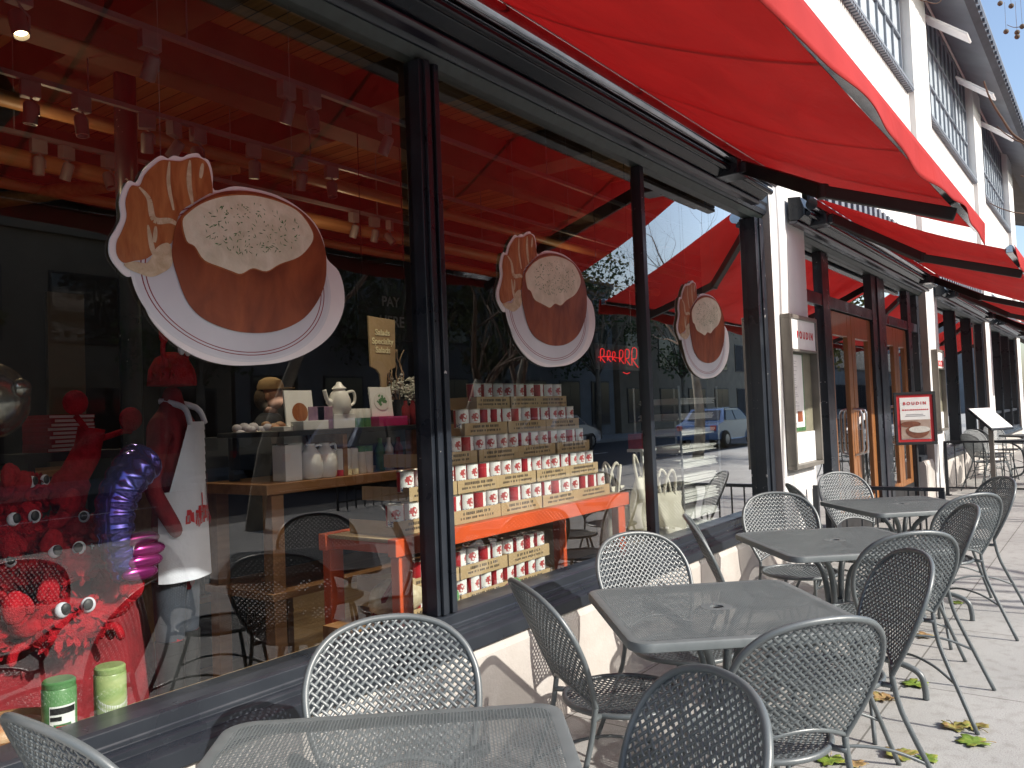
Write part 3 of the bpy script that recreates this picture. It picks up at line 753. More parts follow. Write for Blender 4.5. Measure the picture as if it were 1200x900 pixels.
def make_chair():
    t = thing('mesh_chair', 'x', 'chair', (0,0,0), 0, 'grey woven metal chairs')
    # backrest
    q = MB()
    def surf(u, v): return back_pt(u, .66 + v/1.097)
    def inside(u, v):
        z = .66 + v/1.097
        if z < .488 or z > .877: return False
        return abs(u) < lerp_prof(BACK, z)-.002 and z > .487+.048*(1-(u/.175)**2)
    lattice(q, surf, inside, .36, .0176, .0094, .0034, .0015)
    q.build('backrest', M['paint'], t, smooth=True, fix=False)
    # round tube frame with the arch across its foot
    q = MB()
    pts = [back_pt(w, z) for z, w in BACK] + [back_pt(-w, z) for z, w in reversed(BACK[:-1])]
    q.tube(smooth_path(pts, 3), .0098, 10)
    q.tube([back_pt(a*.174/10, .487+.048*(1-(a/10)**2)) for a in range(-10, 11)], .0075, 8)
    q.build('back_frame', M['paint'], t, smooth=True, fix=False)
    # seat
    q = MB()
    lattice(q, lambda u, v: Vector((u, v, .447-.020*(1-(u*u+v*v)/.0449))), lambda u, v: u*u+v*v < .2105**2, .23, .0176, .0094, .0034, .0015)
    q.build('seat', M['paint'], t, smooth=True, fix=False)
    q = MB(); q.tube([(.213*cos(a*pi/24), .213*sin(a*pi/24), .447) for a in range(48)], .0098, 10, closed=True)
    for s in (-1, 1): q.tube([(s*.140,-.158,.446),(s*.160,-.185,.446),(s*.170,-.200,.446)], .010, 8)
    q.build('seat_frame', M['paint'], t, smooth=True, fix=False)
    for s in (-1, 1):
        q = MB(); b = back_pt(.172, .485)
        q.tube(smooth_path([(s*b.x, b.y, b.z),(s*.1705,-.197,.445),(s*.172,-.208,.39),(s*.181,-.238,.30),(s*.235,-.36,.0)], 5), .0096, 10)
        q.build('leg', M['paint'], t, smooth=True, fix=False)
        q = MB(); q.tube(smooth_path([(s*.135,.135,.440),(s*.155,.155,.36),(s*.20,.215,.0)], 5), .0092, 10)
        q.build('leg', M['paint'], t, smooth=True, fix=False)
        q = MB(); q.tube(smooth_path([(s*.203,-.288,.185),(s*.185,-.15,.235),(s*.172,.02,.240),(s*.178,.185,.180)], 5), .0062, 8)
        q.build('stretcher', M['paint'], t, smooth=True, fix=False)
    return t
CHAIRS = [
 (1.12,1.785,2,'dark mesh chair at the lower left corner, backed against the window'),
 (1.466,1.42,-124.9,'sunlit mesh chair with its round back facing us behind the see-through front table'),
 (2.565,1.457,-34.7,'dark mesh chair seen side on between the second table and the wall'),
 (3.189,1.514,-118.1,'bright mesh chair by the window sill behind the second table'),
 (4.195,1.537,-62.3,'thin dark chair back seen edge on beside the window sill, left of the third table'),
 (4.941,1.584,-141.3,'bright mesh chair on the wall side of the third table'),
 (5.996,1.581,-59.0,'dark narrow chair back seen edge on against the white pillar'),
 (6.63,1.564,-126.7,'bright mesh chair on the wall side of the fourth table, before the doors'),
 (1.353,.912,146.4,'dark chair back cut off by the bottom edge, between the front table and second table'),
 (2.467,.947,51.2,'large chair seen from behind with its seat showing, in front of the second table'),
 (3.142,.949,124.2,'chair with narrow turned back at the right corner of the second table'),
 (4.118,.986,43.6,'chair seen from behind at the third table, its leg by the brown leaf'),
 (4.734,.997,113.1,'narrow turned chair on the right street side of the third table'),
 (5.702,.99,51.0,'chair seen from behind on the street side of the fourth table'),
 (6.382,.986,124.3,'farthest chair of the near tables, turned at the right end by the frame edge'),
]
chair0 = make_chair()
for i, (x, y, a, lab) in enumerate(CHAIRS):
    rz = radians(a-90)
    if i == 0: chair0.location = (x,y,0); chair0.rotation_euler.z = rz; chair0['label'] = lab
    else: dup(chair0, (x,y,0), rz, lab)
# ------------------------------------------------------------------ tables
def rounded_sq(h, r, n=8):
    o = []
    for cx, cy, a0 in ((h-r,h-r,0),(-h+r,h-r,90),(-h+r,-h+r,180),(h-r,-h+r,270)):
        for k in range(n+1):
            a = radians(a0+90*k/n); o.append((cx+r*cos(a), cy+r*sin(a)))
    return o
def make_table():
    t = thing('cafe_table', 'x', 'table', (0,0,0), 0, 'square grey cafe tables')
    zt, hw = .737, .402
    # perforated sheet
    q = MB(); p = .0080; hole = .0059; th = .0011; lim = hw-.030; n = int(lim/p)
    V = []; F = []
    def inside(x, y):
        if max(abs(x), abs(y)) > lim-p*.4: return False
        d = min(lim-abs(x), lim-abs(y)); r = .045
        cx, cy = abs(x)-(lim-r), abs(y)-(lim-r)
        if cx > 0 and cy > 0 and cx*cx+cy*cy > r*r: return False
        return x*x+y*y > .052**2
    c = hole/2
    for i in range(-n-1, n+2):
        for j in range(-n-1, n+2):
            x = (i+.5*(j % 2))*p; y = j*p
            if not inside(x, y): continue
            b = len(V); e = p/2
            for z in (zt, ):
                V += [(x-e,y-e,z),(x+e,y-e,z),(x+e,y+e,z),(x-e,y+e,z)]
            V += [(x-c,y-c*.9,zt),(x+c,y-c*.9,zt),(x+c,y+c*.9,zt),(x-c,y+c*.9,zt)]
            V += [(x-c,y-c*.9,zt-th),(x+c,y-c*.9,zt-th),(x+c,y+c*.9,zt-th),(x-c,y+c*.9,zt-th)]
            for k in range(4):
                l = (k+1) % 4
                F.append((b+k, b+l, b+4+l, b+4+k)); F.append((b+4+k, b+4+l, b+8+l, b+8+k))
    q.v = V; q.f = F; q.m = [0]*len(F)
    q.build('perforated_top', M['tabletop'], t, fix=False)
    # rim with a rolled edge
    q = MB()
    prof = [(hw-.034,.045,zt-.0006),(hw-.010,.062,zt+.0006),(hw-.003,.067,zt-.002),(hw,.07,zt-.008),(hw,.07,zt-.028),(hw-.004,.066,zt-.031),(hw-.018,.055,zt-.031)]
    rings = [[(x,y,z) for x, y in rounded_sq(h, r)] for h, r, z in prof]; m_ = len(rings[0])
    V = [p_ for r in rings for p_ in r]; F = []
    for i in range(len(rings)-1):
        for k in range(m_):
            l = (k+1) % m_; F.append((i*m_+k, i*m_+l, (i+1)*m_+l, (i+1)*m_+k))
    q.add(V, F); q.build('rim', M['tabletop'], t, smooth=35)
    # umbrella hole ring
    q = MB(); n = 32; V = []; F = []
    for r, z in ((.056,zt+.0004),(.030,zt+.0012),(.024,zt+.0012),(.024,zt-.02)):
        V += [(r*cos(2*pi*k/n), r*sin(2*pi*k/n), z) for k in range(n)]
    for i in range(3):
        for k in range(n): F.append((i*n+k, i*n+(k+1)%n, (i+1)*n+(k+1)%n, (i+1)*n+k))
    q.add(V, F); q.build('umbrella_ring', M['tabletop'], t, smooth=35)
    q = MB(); q.lathe([(.0235,zt-.004),(.0235,zt-.0035),(.012,zt-.0035),(.012,zt-.004)], 20); q.build('hole_plug', M['steel'], t)
    for k in range(4):
        a = radians(45+90*k); d = Vector((cos(a), sin(a), 0))
        q = MB()
        q.tube(smooth_path([d*.30+Vector((0,0,.712)), d*.20+Vector((0,0,.690)), d*.085+Vector((0,0,.60)), d*.052+Vector((0,0,.48)), d*.050+Vector((0,0,.34)), d*.075+Vector((0,0,.235)), d*.17+Vector((0,0,.175)), d*.31+Vector((0,0,.150)), d*.375+Vector((0,0,.115)), d*.393+Vector((0,0,.05)), d*.395+Vector((0,0,.002))], 5), .0155, 10)
        q.build('leg', M['paint'], t, smooth=True, fix=False)
    q = MB(); q.tube([(.036*cos(a*pi/12), .036*sin(a*pi/12), .40) for a in range(24)], .006, 6, closed=True)
    q.lathe([(.026,.36),(.026,.44),(.022,.44),(.022,.36)], 16); q.build('collar', M['paint'], t, smooth=40)
    return t
TABLES = [(1.14,1.20,40.5,'see-through perforated table at the bottom edge, nearest to us'),
 (2.783,1.193,41.4,'second square grey table, the largest solid looking top in front of the tins'),
 (4.39,1.222,41,'third square grey table, beside the white pillar end of the window'),
 (6.06,1.24,42,'fourth square grey table, nearest the wooden doors')]
tab0 = make_table()
for i, (x, y, a, lab) in enumerate(TABLES):
    if i == 0: tab0.location = (x,y,0); tab0.rotation_euler.z = radians(a); tab0['label'] = lab
    else: dup(tab0, (x,y,0), radians(a), lab)
# far terrace beyond the doors
for x, y, a, lab in ((14.9,1.2,42,'square grey table just beyond the far railing'),(16.9,1.25,40,'square grey table at the far terrace behind the first')):
    dup(tab0, (x,y,0), radians(a), lab)
for x, y, a, lab in ((14.3,1.62,-50,'mesh chair close behind the far railing by the low wall'),(15.5,1.75,-122,'mesh chair on the wall side of the nearer far terrace table'),(14.35,.85,45,'mesh chair on the street side of the first far terrace table'),
                     (16.3,1.75,-48,'mesh chair left of the last terrace table near the wall'),(17.5,1.7,-125,'mesh chair on the wall side of the last terrace table'),(15.6,.8,128,'mesh chair turned to the nearer far terrace table from the right')):
    dup(chair0, (x,y,0), radians(a-90), lab)

# ------------------------------------------------------------------ leaves on the paving
def leaf(x, y, size, rz, mat, label, seed, curl=.2):
    r = random.Random(seed); q = MB(); n = 40; ctr = (0,0,0)
    rim = []
    for k in range(n):
        a = 2*pi*k/n
        lob = .62+.38*abs(cos(2.5*(a-pi/2)))**.8
        lob *= 1+.10*sin(a*13+seed)+r.uniform(-.05,.05)
        if abs(a-3*pi/2) < .2: lob *= .4
        rim.append((size*lob*cos(a), size*lob*sin(a)*1.05))
    rings = [(0.33, .33), (.68,.68), (1,1)]
    V = [(0,0,.006)]; F = []
    for f, _ in rings:
        for k, (px, py) in enumerate(rim):
            z = .006 + curl*size*(f**2)*(.45+.55*sin(2*2*pi*k/n+seed)) + size*.05*abs(sin(5*pi*k/n))*f
            V.append((px*f, py*f, max(.004, z)))
    for k in range(n):
        l = (k+1) % n; F.append((0, 1+k, 1+l))
        for i in range(2): F.append((1+i*n+k, 1+(i+1)*n+k, 1+(i+1)*n+l, 1+i*n+l))
    q.add(V, F)
    o = q.build('fallen_leaf', M[mat], smooth=60, loc=(x,y,0)); o.rotation_euler.z = rz
    md = o.modifiers.new('solid', 'SOLIDIFY'); md.thickness = .001
    s = MB(); s.tube([(0,-size*.35,.008),(0,-size*.9,.012),(size*.1,-size*1.35,.006)], .0016, 5); s.build('stalk', M['leaf3'], o)
    return tag(o, label, 'leaf', 'fallen plane tree leaves')
def onground(px, py):
    d = fw + r2*((px-600)/FPX) - u2*((py-450)/FPX); return Vector((0,0,H)) + d*(-H/d.z)
for px, py, s, rz, m, lab, sd in (
    (1141,871,.085,.4,'leaf1','flat yellow green leaf lowest at the right, in front of the brown one',1),
    (1119,853,.075,2.1,'leaf2','curled brown and green leaf pierced by a chair foot',2),
    (1143,853,.070,-.8,'leaf2','mottled green leaf with red edge right of the chair foot',3),
    (1072,803,.085,1.2,'leaf1','bright green leaf standing by the foot of the third table',4),
    (1036,820,.080,-.4,'leaf3','tan curled leaf under the second table corner chair',5),
    (1056,886,.085,.9,'leaf2','green and brown leaf beside the leg of the turned chair',6),
    (1084,747,.075,.2,'leaf3','small tan leaf on the paving under the third table chair',7),
    (1086,890,.060,2.6,'leaf1','small green leaf behind the nearest chair leg',8),
    (972,892,.085,1.7,'leaf1','green leaf below the seat of the large front chair',9),
    (1120,707,.060,.5,'leaf1','yellow leaf beside the foot of the fourth table',10),
    (1003,897,.05,.5,'leaf3','torn scrap of tan leaf at the bottom edge',11)):
    p = onground(px, py); leaf(p.x, p.y, s*.76, rz, m, lab, sd, curl=.25 if m != 'leaf1' else .12)

# ------------------------------------------------------------------ hanging bread bowl signs
S_OUT=[(1.558,2.212),(1.553,2.258),(1.548,2.286),(1.537,2.307),(1.514,2.31),(1.501,2.32),(1.469,2.31),(1.447,2.295),(1.417,2.293),(1.397,2.28),(1.374,2.283),(1.344,2.258),(1.315,2.224),(1.294,2.184),(1.272,2.184),(1.254,2.157),(1.242,2.116),(1.245,2.071),(1.229,2.034),(1.21,1.997),(1.21,1.952),(1.234,1.917),(1.26,1.897),(1.288,1.904),(1.303,1.887),(1.306,1.848),(1.325,1.788),(1.365,1.739),(1.423,1.695),(1.501,1.661),(1.593,1.645),(1.702,1.648),(1.818,1.663),(1.932,1.703),(2.029,1.767),(2.088,1.853),(2.1,1.932),(2.076,2.007),(2.022,2.048),(2.006,2.113),(1.967,2.174),(1.893,2.218),(1.805,2.243),(1.711,2.247),(1.631,2.24)]
S_BREAD=[(1.424,2.093),(1.406,2.034),(1.4,1.977),(1.416,1.914),(1.444,1.845),(1.487,1.799),(1.55,1.771),(1.635,1.755),(1.736,1.758),(1.822,1.779),(1.902,1.82),(1.962,1.881),(2.0,1.95),(2.012,2.019),(2.005,2.09),(1.969,2.156),(1.900,2.206),(1.802,2.231),(1.711,2.235),(1.62,2.222),(1.544,2.193),(1.469,2.142)]
S_SOUP=[(1.45,2.089),(1.462,2.034),(1.488,2.021),(1.519,1.984),(1.575,1.97),(1.612,1.962),(1.647,1.957),(1.692,1.98),(1.743,1.976),(1.797,2.006),(1.875,2.039),(1.923,2.082),(1.941,2.118),(1.925,2.153),(1.881,2.192),(1.815,2.210),(1.731,2.215),(1.659,2.207),(1.581,2.186),(1.515,2.154),(1.469,2.117)]
S_CHUNK=[(1.549,2.205),(1.541,2.268),(1.528,2.297),(1.501,2.305),(1.469,2.296),(1.438,2.280),(1.403,2.274),(1.374,2.268),(1.348,2.245),(1.319,2.211),(1.302,2.175),(1.278,2.170),(1.266,2.149),(1.257,2.114),(1.260,2.073),(1.244,2.028),(1.228,1.992),(1.229,1.956),(1.248,1.936),(1.281,1.946),(1.321,1.959),(1.363,1.996),(1.401,2.017),(1.415,2.067),(1.434,2.119),(1.479,2.156),(1.534,2.195)]
S_CRUMB=[(1.248,1.932),(1.281,1.944),(1.321,1.946),(1.35,1.994),(1.388,2.015),(1.402,1.985),(1.397,1.944),(1.361,1.916),(1.328,1.903),(1.296,1.909),(1.266,1.917)]
CX, CZ = 1.655, 1.985
def smooth_loop(P, n=4):
    out = []; L = len(P)
    for i in range(L):
        p0, p1, p2, p3 = [Vector((*P[(i+k) % L], 0)) for k in (-1, 0, 1, 2)]
        for k in range(n):
            t = k/n
            v = .5*((2*p1)+(p2-p0)*t+(2*p0-5*p1+4*p2-p3)*t*t+(3*p1-p0-3*p2+p3)*t**3); out.append((v.x, v.y))
    return out
def shift(P): return [(x-CX, z-CZ) for x, z in P]
def make_sign():
    t = thing('hanging_sign', 'x', 'sign', (0,0,0), 0, 'bread bowl cut-out signs hung in the window')
    P = lambda out, y0, y1, name, mat, n=4, par=t: (lambda q: (q.prism_xz(smooth_loop(shift(out), n), y0, y1), q.build(name, M[mat], par))[1])(MB())
    P(S_OUT, .0, .006, 'card', 'sign_edge')
    # plate: lower part of the outline drawn in, as a rim, two red lines and a well
    ex = lambda s, dx=0, dz=0, n=80: [(CX-.005+dx+.388*s*cos(2*pi*k/n)+.012*s*sin(2*pi*k/n), 1.925+dz+.272*s*sin(2*pi*k/n)-.018*s*cos(2*pi*k/n)) for k in range(n)]
    P(ex(.985), -.0012, -.0002, 'plate', 'plate_rim', 1)
    ln = MB()
    for s in (.905, .87):
        a, b = shift(ex(s)), shift(ex(s-.010))
        for k in range(80):
            l = (k+1) % 80; ln.face([(a[k][0],-.0022,a[k][1]),(a[l][0],-.0022,a[l][1]),(b[l][0],-.0022,b[l][1]),(b[k][0],-.0022,b[k][1])])
    P(ex(.955), -.0018, -.0013, 'plate_face', 'plate', 1)
    ln.build('red_line', M['rim_line'], t)
    P(S_CHUNK, -.0034, -.0024, 'torn_bread', 'crust2')
    for pts, w in (([(1.30,2.17),(1.33,2.14),(1.345,2.08),(1.40,2.085),(1.43,2.07)],.016),([(1.47,2.29),(1.465,2.22),(1.475,2.15)],.014),([(1.325,2.06),(1.335,2.0),(1.345,1.965)],.013),([(1.35,2.06),(1.345,2.01)],.010),([(1.40,2.27),(1.395,2.2),(1.41,2.12)],.009),([(1.515,2.29),(1.505,2.24)],.010)):
        fold = MB(); pts = [Vector((x-CX, -.0041, z-CZ)) for x, z in pts]
        sp = smooth_path(pts, 5)
        for i, (a, b) in enumerate(zip(sp, sp[1:])):
            wa = w*sin(pi*(i+.3)/(len(sp)))*.5+.002; wb = w*sin(pi*(i+1.3)/(len(sp)))*.5+.002
            d = (b-a).normalized(); n_ = Vector((-d.z, 0, d.x)); fold.face([a+n_*wa, a-n_*wa, b-n_*wb, b+n_*wb])
        fold.build('bread_fold', M['crumb'], t)
    P(S_CRUMB, -.0046, -.0042, 'bread_crumb', 'crumb')
    P(S_BREAD, -.0062, -.0050, 'bread_bowl', 'crust')
    P([(CX+(x-1.70)*1.07+.045, 2.09+(z-2.09)*1.10) for x, z in S_SOUP], -.0068, -.0064, 'cut_edge', 'crust2')
    P([(1.70+(x-1.70)*1.05, 2.095+(z-2.095)*1.06) for x, z in S_SOUP], -.0078, -.0070, 'soup', 'soup')
    r = random.Random(8); hb = MB()
    for k in range(170):
        a = r.uniform(0, 2*pi); d = sqrt(r.random())
        x = 1.70-CX+.20*d*cos(a); z = 2.105-CZ+.088*d*sin(a)+.02*d*cos(a); l = r.uniform(.003,.010); w = r.uniform(.001,.0024); b = r.uniform(0, pi)
        dx, dz = cos(b), sin(b)
        hb.face([(x-dx*l,-.0084,z-dz*l),(x+dz*w,-.0084,z-dx*w),(x+dx*l,-.0084,z+dz*l),(x-dz*w,-.0084,z+dx*w)])
    hb.build('herb_fleck', M['herb'], t)
    for x, z in ((-.28,.27),(.22,.22)):
        s = MB(); s.tube([(x,.003,z),(x,.003,.96)], .0005, 4); s.build('hanging_thread', M['rail_grey'], t)
    return t
sign0 = make_sign(); sign0.location = (CX, 2.322, CZ); sign0['label'] = 'largest bread bowl cut-out, hung in the left pane'
dup(sign0, (3.49, 2.322, 2.022), 0, 'bread bowl cut-out hung above the pyramid of tins')
dup(sign0, (5.43, 2.322, 1.985), 0, 'bread bowl cut-out in the third pane, above the newspaper rack')

# ------------------------------------------------------------------ menu cases, poster, railings
def menu_case(xc, z0, z1, w, label, detail):
    t = thing('menu_case', label, 'menu case', (xc, YW, (z0+z1)/2), 0)
    h = z1-z0; q = MB()
    for a, b, c, d in ((-w/2,w/2,h/2-.035,h/2),(-w/2,w/2,-h/2,-h/2+.035),(-w/2,-w/2+.035,-h/2+.0352,h/2-.0352),(w/2-.035,w/2,-h/2+.0352,h/2-.0352),(-w/2+.036,w/2-.036,h*.26,h*.26+.02)):
        q.box(a, b, -.085, -.004, c, d)
    q.build('case_frame', M['frame_metal'], t, bevel=.004)
    q = MB(); q.box(-w/2+.036, w/2-.036, -.02, -.006, -h/2+.036, h*.26-.002); q.build('back_board', M['olive'], t)
    q = MB(); q.box(-w/2+.036, w/2-.036, -.072, -.06, h*.26+.021, h/2-.036); hd = q.build('header', M['paper'], t)
    if detail:
        put_mesh('lettering', text_mesh('B O U D I N', .084, .001, M['red_ink'], bold=.003), t, (.045, -.0735, h*.26+.14))
    else:
        put_mesh('lettering', text_mesh('BOUDIN', .13, .001, M['red_ink'], bold=.004), t, (0, -.0735, h*.26+.08))
    q = MB(); q.box(-w/2+.037, w*.14, -.024, -.0205, -h*.26, h*.25); q.build('green_mat', M['green_label'], t)
    q = MB(); q.box(-w/2+.05, w*.09, -.028, -.0242, -h*.235, h*.245); sh = q.build('menu_sheet', M['paper'], t)
    q = MB(); r = random.Random(4); z = h*.225
    while z > -h*.225:
        big = r.random() < .2
        if not (-h*.20 < z < -h*.12): q.box(-w/2+.075, -w/2+.075+(w*.32)*r.uniform(.5,1), -.0292, -.0282, z-.003-(.003 if big else 0), z)
        z -= r.uniform(.012,.020)
    q.build('menu_text', M['grey_ink'], sh)
    q = MB(); q.box(-w*.16, w*.02, -.0296, -.0283, -h*.20, -h*.13); q.build('menu_picture', M['crust'], sh)
    q = MB(); q.box(-w/2+.037, w/2-.037, -.030, -.0215, -h/2+.037, -h*.27); q.build('lower_panel', M['paper'], t)
    return t
M['frame_metal'] = pbr('bronze grey frame', (.20,.185,.16), .45, .3, var=.12, scale=8)
menu_case(7.09, .905, 2.185, .74, 'glass menu case with red lettered header on the near white pillar', True)
menu_case(13.72, .95, 2.16, .62, 'small menu case on the far pillar beyond the doors', False)

t = thing('poster_stand', 'red bordered poster of a soup bowl on a black stand by the doors', 'sign', (9.72, 1.80, 0), radians(-66))
q = MB(); q.lathe([(.20,0),(.20,.015),(.03,.03),(.016,.05),(.016,.96),(.016,1.0)], 20); q.build('post', M['black'], t, smooth=40)
q = MB(); w, z0, z1 = .42, .95, 1.52
for a, b, c, d in ((-w/2,w/2,z1-.03,z1),(-w/2,w/2,z0,z0+.03),(-w/2,-w/2+.03,z0+.0302,z1-.0302),(w/2-.03,w/2,z0+.0302,z1-.0302)): q.box(a, b, -.03, .0, c, d)
q.build('poster_frame', M['black'], t, bevel=.003)
q = MB(); q.box(-w/2+.031, w/2-.031, -.02, -.01, z0+.031, z1-.031); q.build('red_border', M['red_ink'], t)
q = MB(); q.box(-w/2+.062, w/2-.062, -.023, -.0205, z0+.06, z1-.06); q.build('poster_sheet', M['paper'], t)
put_mesh('lettering', text_mesh('B O U D I N', .044, .0006, M['red_ink'], bold=.0012), t, (0, -.0245, z1-.125))
q = MB(); r = random.Random(2)
for z, n_, s, e in ((z1-.20, 11, -.15, .15), (z1-.235, 0, 0, 0)):
    x = s*.85; e *= .85
    while x < e: l = r.uniform(.008,.02); q.box(x, x+l, -.0245, -.0236, z, z+.013); x += l+.006
q.build('small_lettering', M['red_ink'], t)
q = MB(); q.box(-.09,.08,-.0245,-.0236,z1-.248,z1-.241); q.box(-.10,.10,-.0245,-.0236,z1-.264,z1-.257); q.build('caption', M['grey_ink'], t)
q = MB(); q.box(-.147,.147,-.0256,-.0236,z0+.065,z0+.27); q.build('picture', M['photo_brown'], t)
q = MB(); q.prism_xz([(.015+.118*cos(2*pi*k/28), z0+.155+(.085 if sin(2*pi*k/28) < 0 else .05)*sin(2*pi*k/28)) for k in range(28)], -.027, -.0258); q.build('picture_bowl', M['photo_bowl'], t)
q = MB(); q.prism_xz([(.035+.105*cos(2*pi*k/28), z0+.165+.036*sin(2*pi*k/28)) for k in range(28)], -.0284, -.0272); q.build('picture_soup', M['photo_soup'], t)
q = MB(); q.prism_xz([(-.05+.10*cos(2*pi*k/28), z0+.222+.032*sin(2*pi*k/28)) for k in range(28)], -.0284, -.0272); q.build('picture_bread', M['photo_bowl'], t)

def railing(x, y0, y1, h, label, n):
    t = thing('railing', label, 'railing', (x, y1, 0))
    q = MB(); q.box(-.02,.02, y0-y1, 0, h-.03, h); q.build('top_rail', M['frame'], t, bevel=.003)
    q = MB(); q.box(-.012,.012, y0-y1+.04, -.04, .10, .125); q.build('bottom_rail', M['frame'], t)
    for y in (y0-y1+.02, -.02):
        q = MB(); q.box(-.022,.022, y-.022, y+.022, 0, h-.031); q.box(-.05,.05,y-.05,y+.05,0,.012); q.build('post', M['frame'], t)
    for k in range(1, n):
        y = y0-y1+.02+(y1-y0-.04)*k/n
        q = MB(); q.tube([(0,y,.126),(0,y,h-.031)], .008, 6); q.build('baluster', M['frame'], t)
    return t
railing(7.2, 1.15, 2.16, .74, 'low black railing between the fourth table and the doors', 8)
railing(13.6, 1.0, 2.15, .80, 'black railing in front of the far terrace', 9)
t = thing('menu_stand', 'slanted white menu board on a post behind the far railing', 'menu stand', (13.35, 1.50, 0), 0)
q = MB(); q.box(-.03,.03,-.03,.03,0,1.0); q.box(-.16,.16,-.16,.16,0,.02); q.build('post', M['frame_metal'], t, bevel=.004)
R = Vector((-.30,-.58,.76)).to_track_quat('Z','Y').to_matrix()
q = MB(); q.obox((0,0,1.12), .50, .46, .03, R); q.build('board', M['frame'], t, bevel=.005)
q = MB(); q.obox(Vector((0,0,1.12))+R@Vector((0,0,.0175)), .46, .42, .004, R); q.build('menu_sheet', M['paper'], t)
# ------------------------------------------------------------------ soup tin pyramid on its orange rack
FL = .03
t = thing('steel_rack', 'orange red steel rack carrying the pyramid of soup tins', 'rack', (3.45, 2.7, FL))
O = Vector((-3.45,-2.7,-FL))
def rackpart(name, fn, mat='orange', **kw):
    q = MB(); fn(q); return q.build(name, M[mat], t, loc=O, **kw)
for x in (2.47, 4.33):
    for y in (2.45, 2.88):
        rackpart('leg', lambda q: q.box(x, x+.08, y, y+.05, FL, .872), bevel=.004)
rackpart('beam', lambda q: q.box(2.44, 4.44, 2.435, 2.485, .874, .948), bevel=.004)
rackpart('beam', lambda q: q.box(2.44, 4.44, 2.87, 2.92, .874, .948), bevel=.004)
for x in (2.48, 4.36): rackpart('cross_beam', lambda q: q.box(x, x+.04, 2.486, 2.869, .88, .94))
rackpart('brace', lambda q: q.tube([(2.50,2.48,.80),(2.50,2.88,.30)], .014, 6), 'dark_red')
rackpart('deck', lambda q: q.box(2.45, 4.43, 2.49, 2.865, .930, .9455), 'cardboard')

def make_tin():
    q = MB(); n = 28; r = .0385; h = .098
    V = []; F = []
    for z in (.004, h-.004): V += [(r*cos(2*pi*k/n-pi/2), r*sin(2*pi*k/n-pi/2), z) for k in range(n)]
    for k in range(n): 
        q.face([V[k], V[(k+1)%n], V[n+(k+1)%n], V[n+k]], 1 if (k < 5 or k >= n-5) else 0)
    q.lathe([(r*.98,0),(r*1.03,.002),(r*1.03,.005),(r,.0055)], n, m=2)
    q.lathe([(r,h-.0055),(r*1.03,h-.005),(r*1.03,h),(r*.93,h),(r*.9,h-.004)], n, m=2)
    return q.mesh('tin', [M['tin_red'], M['tin_label'], M['tin_metal']], 40, fix=True)
TIN = make_tin(); r = random.Random(21)
def tin(x, y, z, label, group='soup tins stacked in a pyramid'):
    o = bpy.data.objects.new('soup_tin', TIN); COL.objects.link(o)
    o.location = (x, y, z); o.rotation_euler.z = r.choice([r.uniform(-.35,.35), r.uniform(-.25,.45), r.uniform(.6,1.0), r.uniform(-.7,-.3)])
    return tag(o, label, 'tin', group)
def tray(x0, x1, y, z, label):
    q = MB(); h = .062; d = .30; w = x1-x0
    q.box(0, w, 0, .004, 0, h); q.box(0, .004, .0042, d, 0, h); q.box(w-.004, w, .0042, d, 0, h); q.box(.0042, w-.0042, .0042, d, 0, .004)
    o = q.build('cardboard_tray', M['cardboard'], loc=(x0, y, z)); tag(o, label, 'tray', 'cardboard trays under the tins')
    p = MB(); rr = random.Random(int(x0*1000+z*77)); cx = w*.5
    for zz, hh, ww in ((.036,.014,.11),(.016,.011,.13)):
        x = cx-ww
        while x < cx+ww-.012:
            l = rr.choice([.006,.009,.012]); p.box(x, x+l, -.0012, -.0003, zz+rr.uniform(0,.002), zz+hh)
            x += l+rr.choice([.003,.004,.012])
    p.build('stamp', M['print'], o)
ROWN = ['topmost', 'second', 'third', 'fourth', 'fifth']
for k, (xl, xr, n) in enumerate(((3.29,4.155,9),(3.13,4.207,12),(2.82,4.235,15),(2.62,4.262,18),(2.50,4.31,19))):
    y = 2.50 + (4-k)*.045; zb = .948 + (4-k)*.134; p = (xr-xl)/n
    for i in range(n):
        tin(xl+p*(i+.5), y+.043, zb+.006+.030, 'red and white soup tin in the %s row of the pyramid above the orange beam' % ROWN[k])
    nt = max(3, round(n/3.9)); w = (xr-xl)/nt
    for i in range(nt):
        a = xl + .01 + w*i + r.uniform(0,.006); tray(a, xl+.01+w*(i+1)-.004, y-.004+r.uniform(-.008,.004), zb, 'cardboard tray with dark print in the %s row of the pyramid above the orange beam' % ROWN[k])
for k, z0 in enumerate((.672,.538,.404)):
    n = 12; xl, xr = 2.60, 3.745; p = (xr-xl)/n
    nm = ['upper','middle','lowest'][k]
    for i in range(n): tin(xl+p*(i+.5), 2.565+.043, z0+.036, 'red and white soup tin in the %s row under the orange beam' % nm)
    for i in range(3): tray(xl+.008+(xr-xl)/3*i, xl+(xr-xl)/3*(i+1)-.002, 2.561, z0, 'cardboard tray in the %s row under the orange beam' % nm)
q = MB(); q.box(2.6, 3.75, 2.56, 2.86, FL, .402); tag(q.build('cardboard_case', M['cardboard']), 'large cardboard case under the lower rows of tins', 'box')
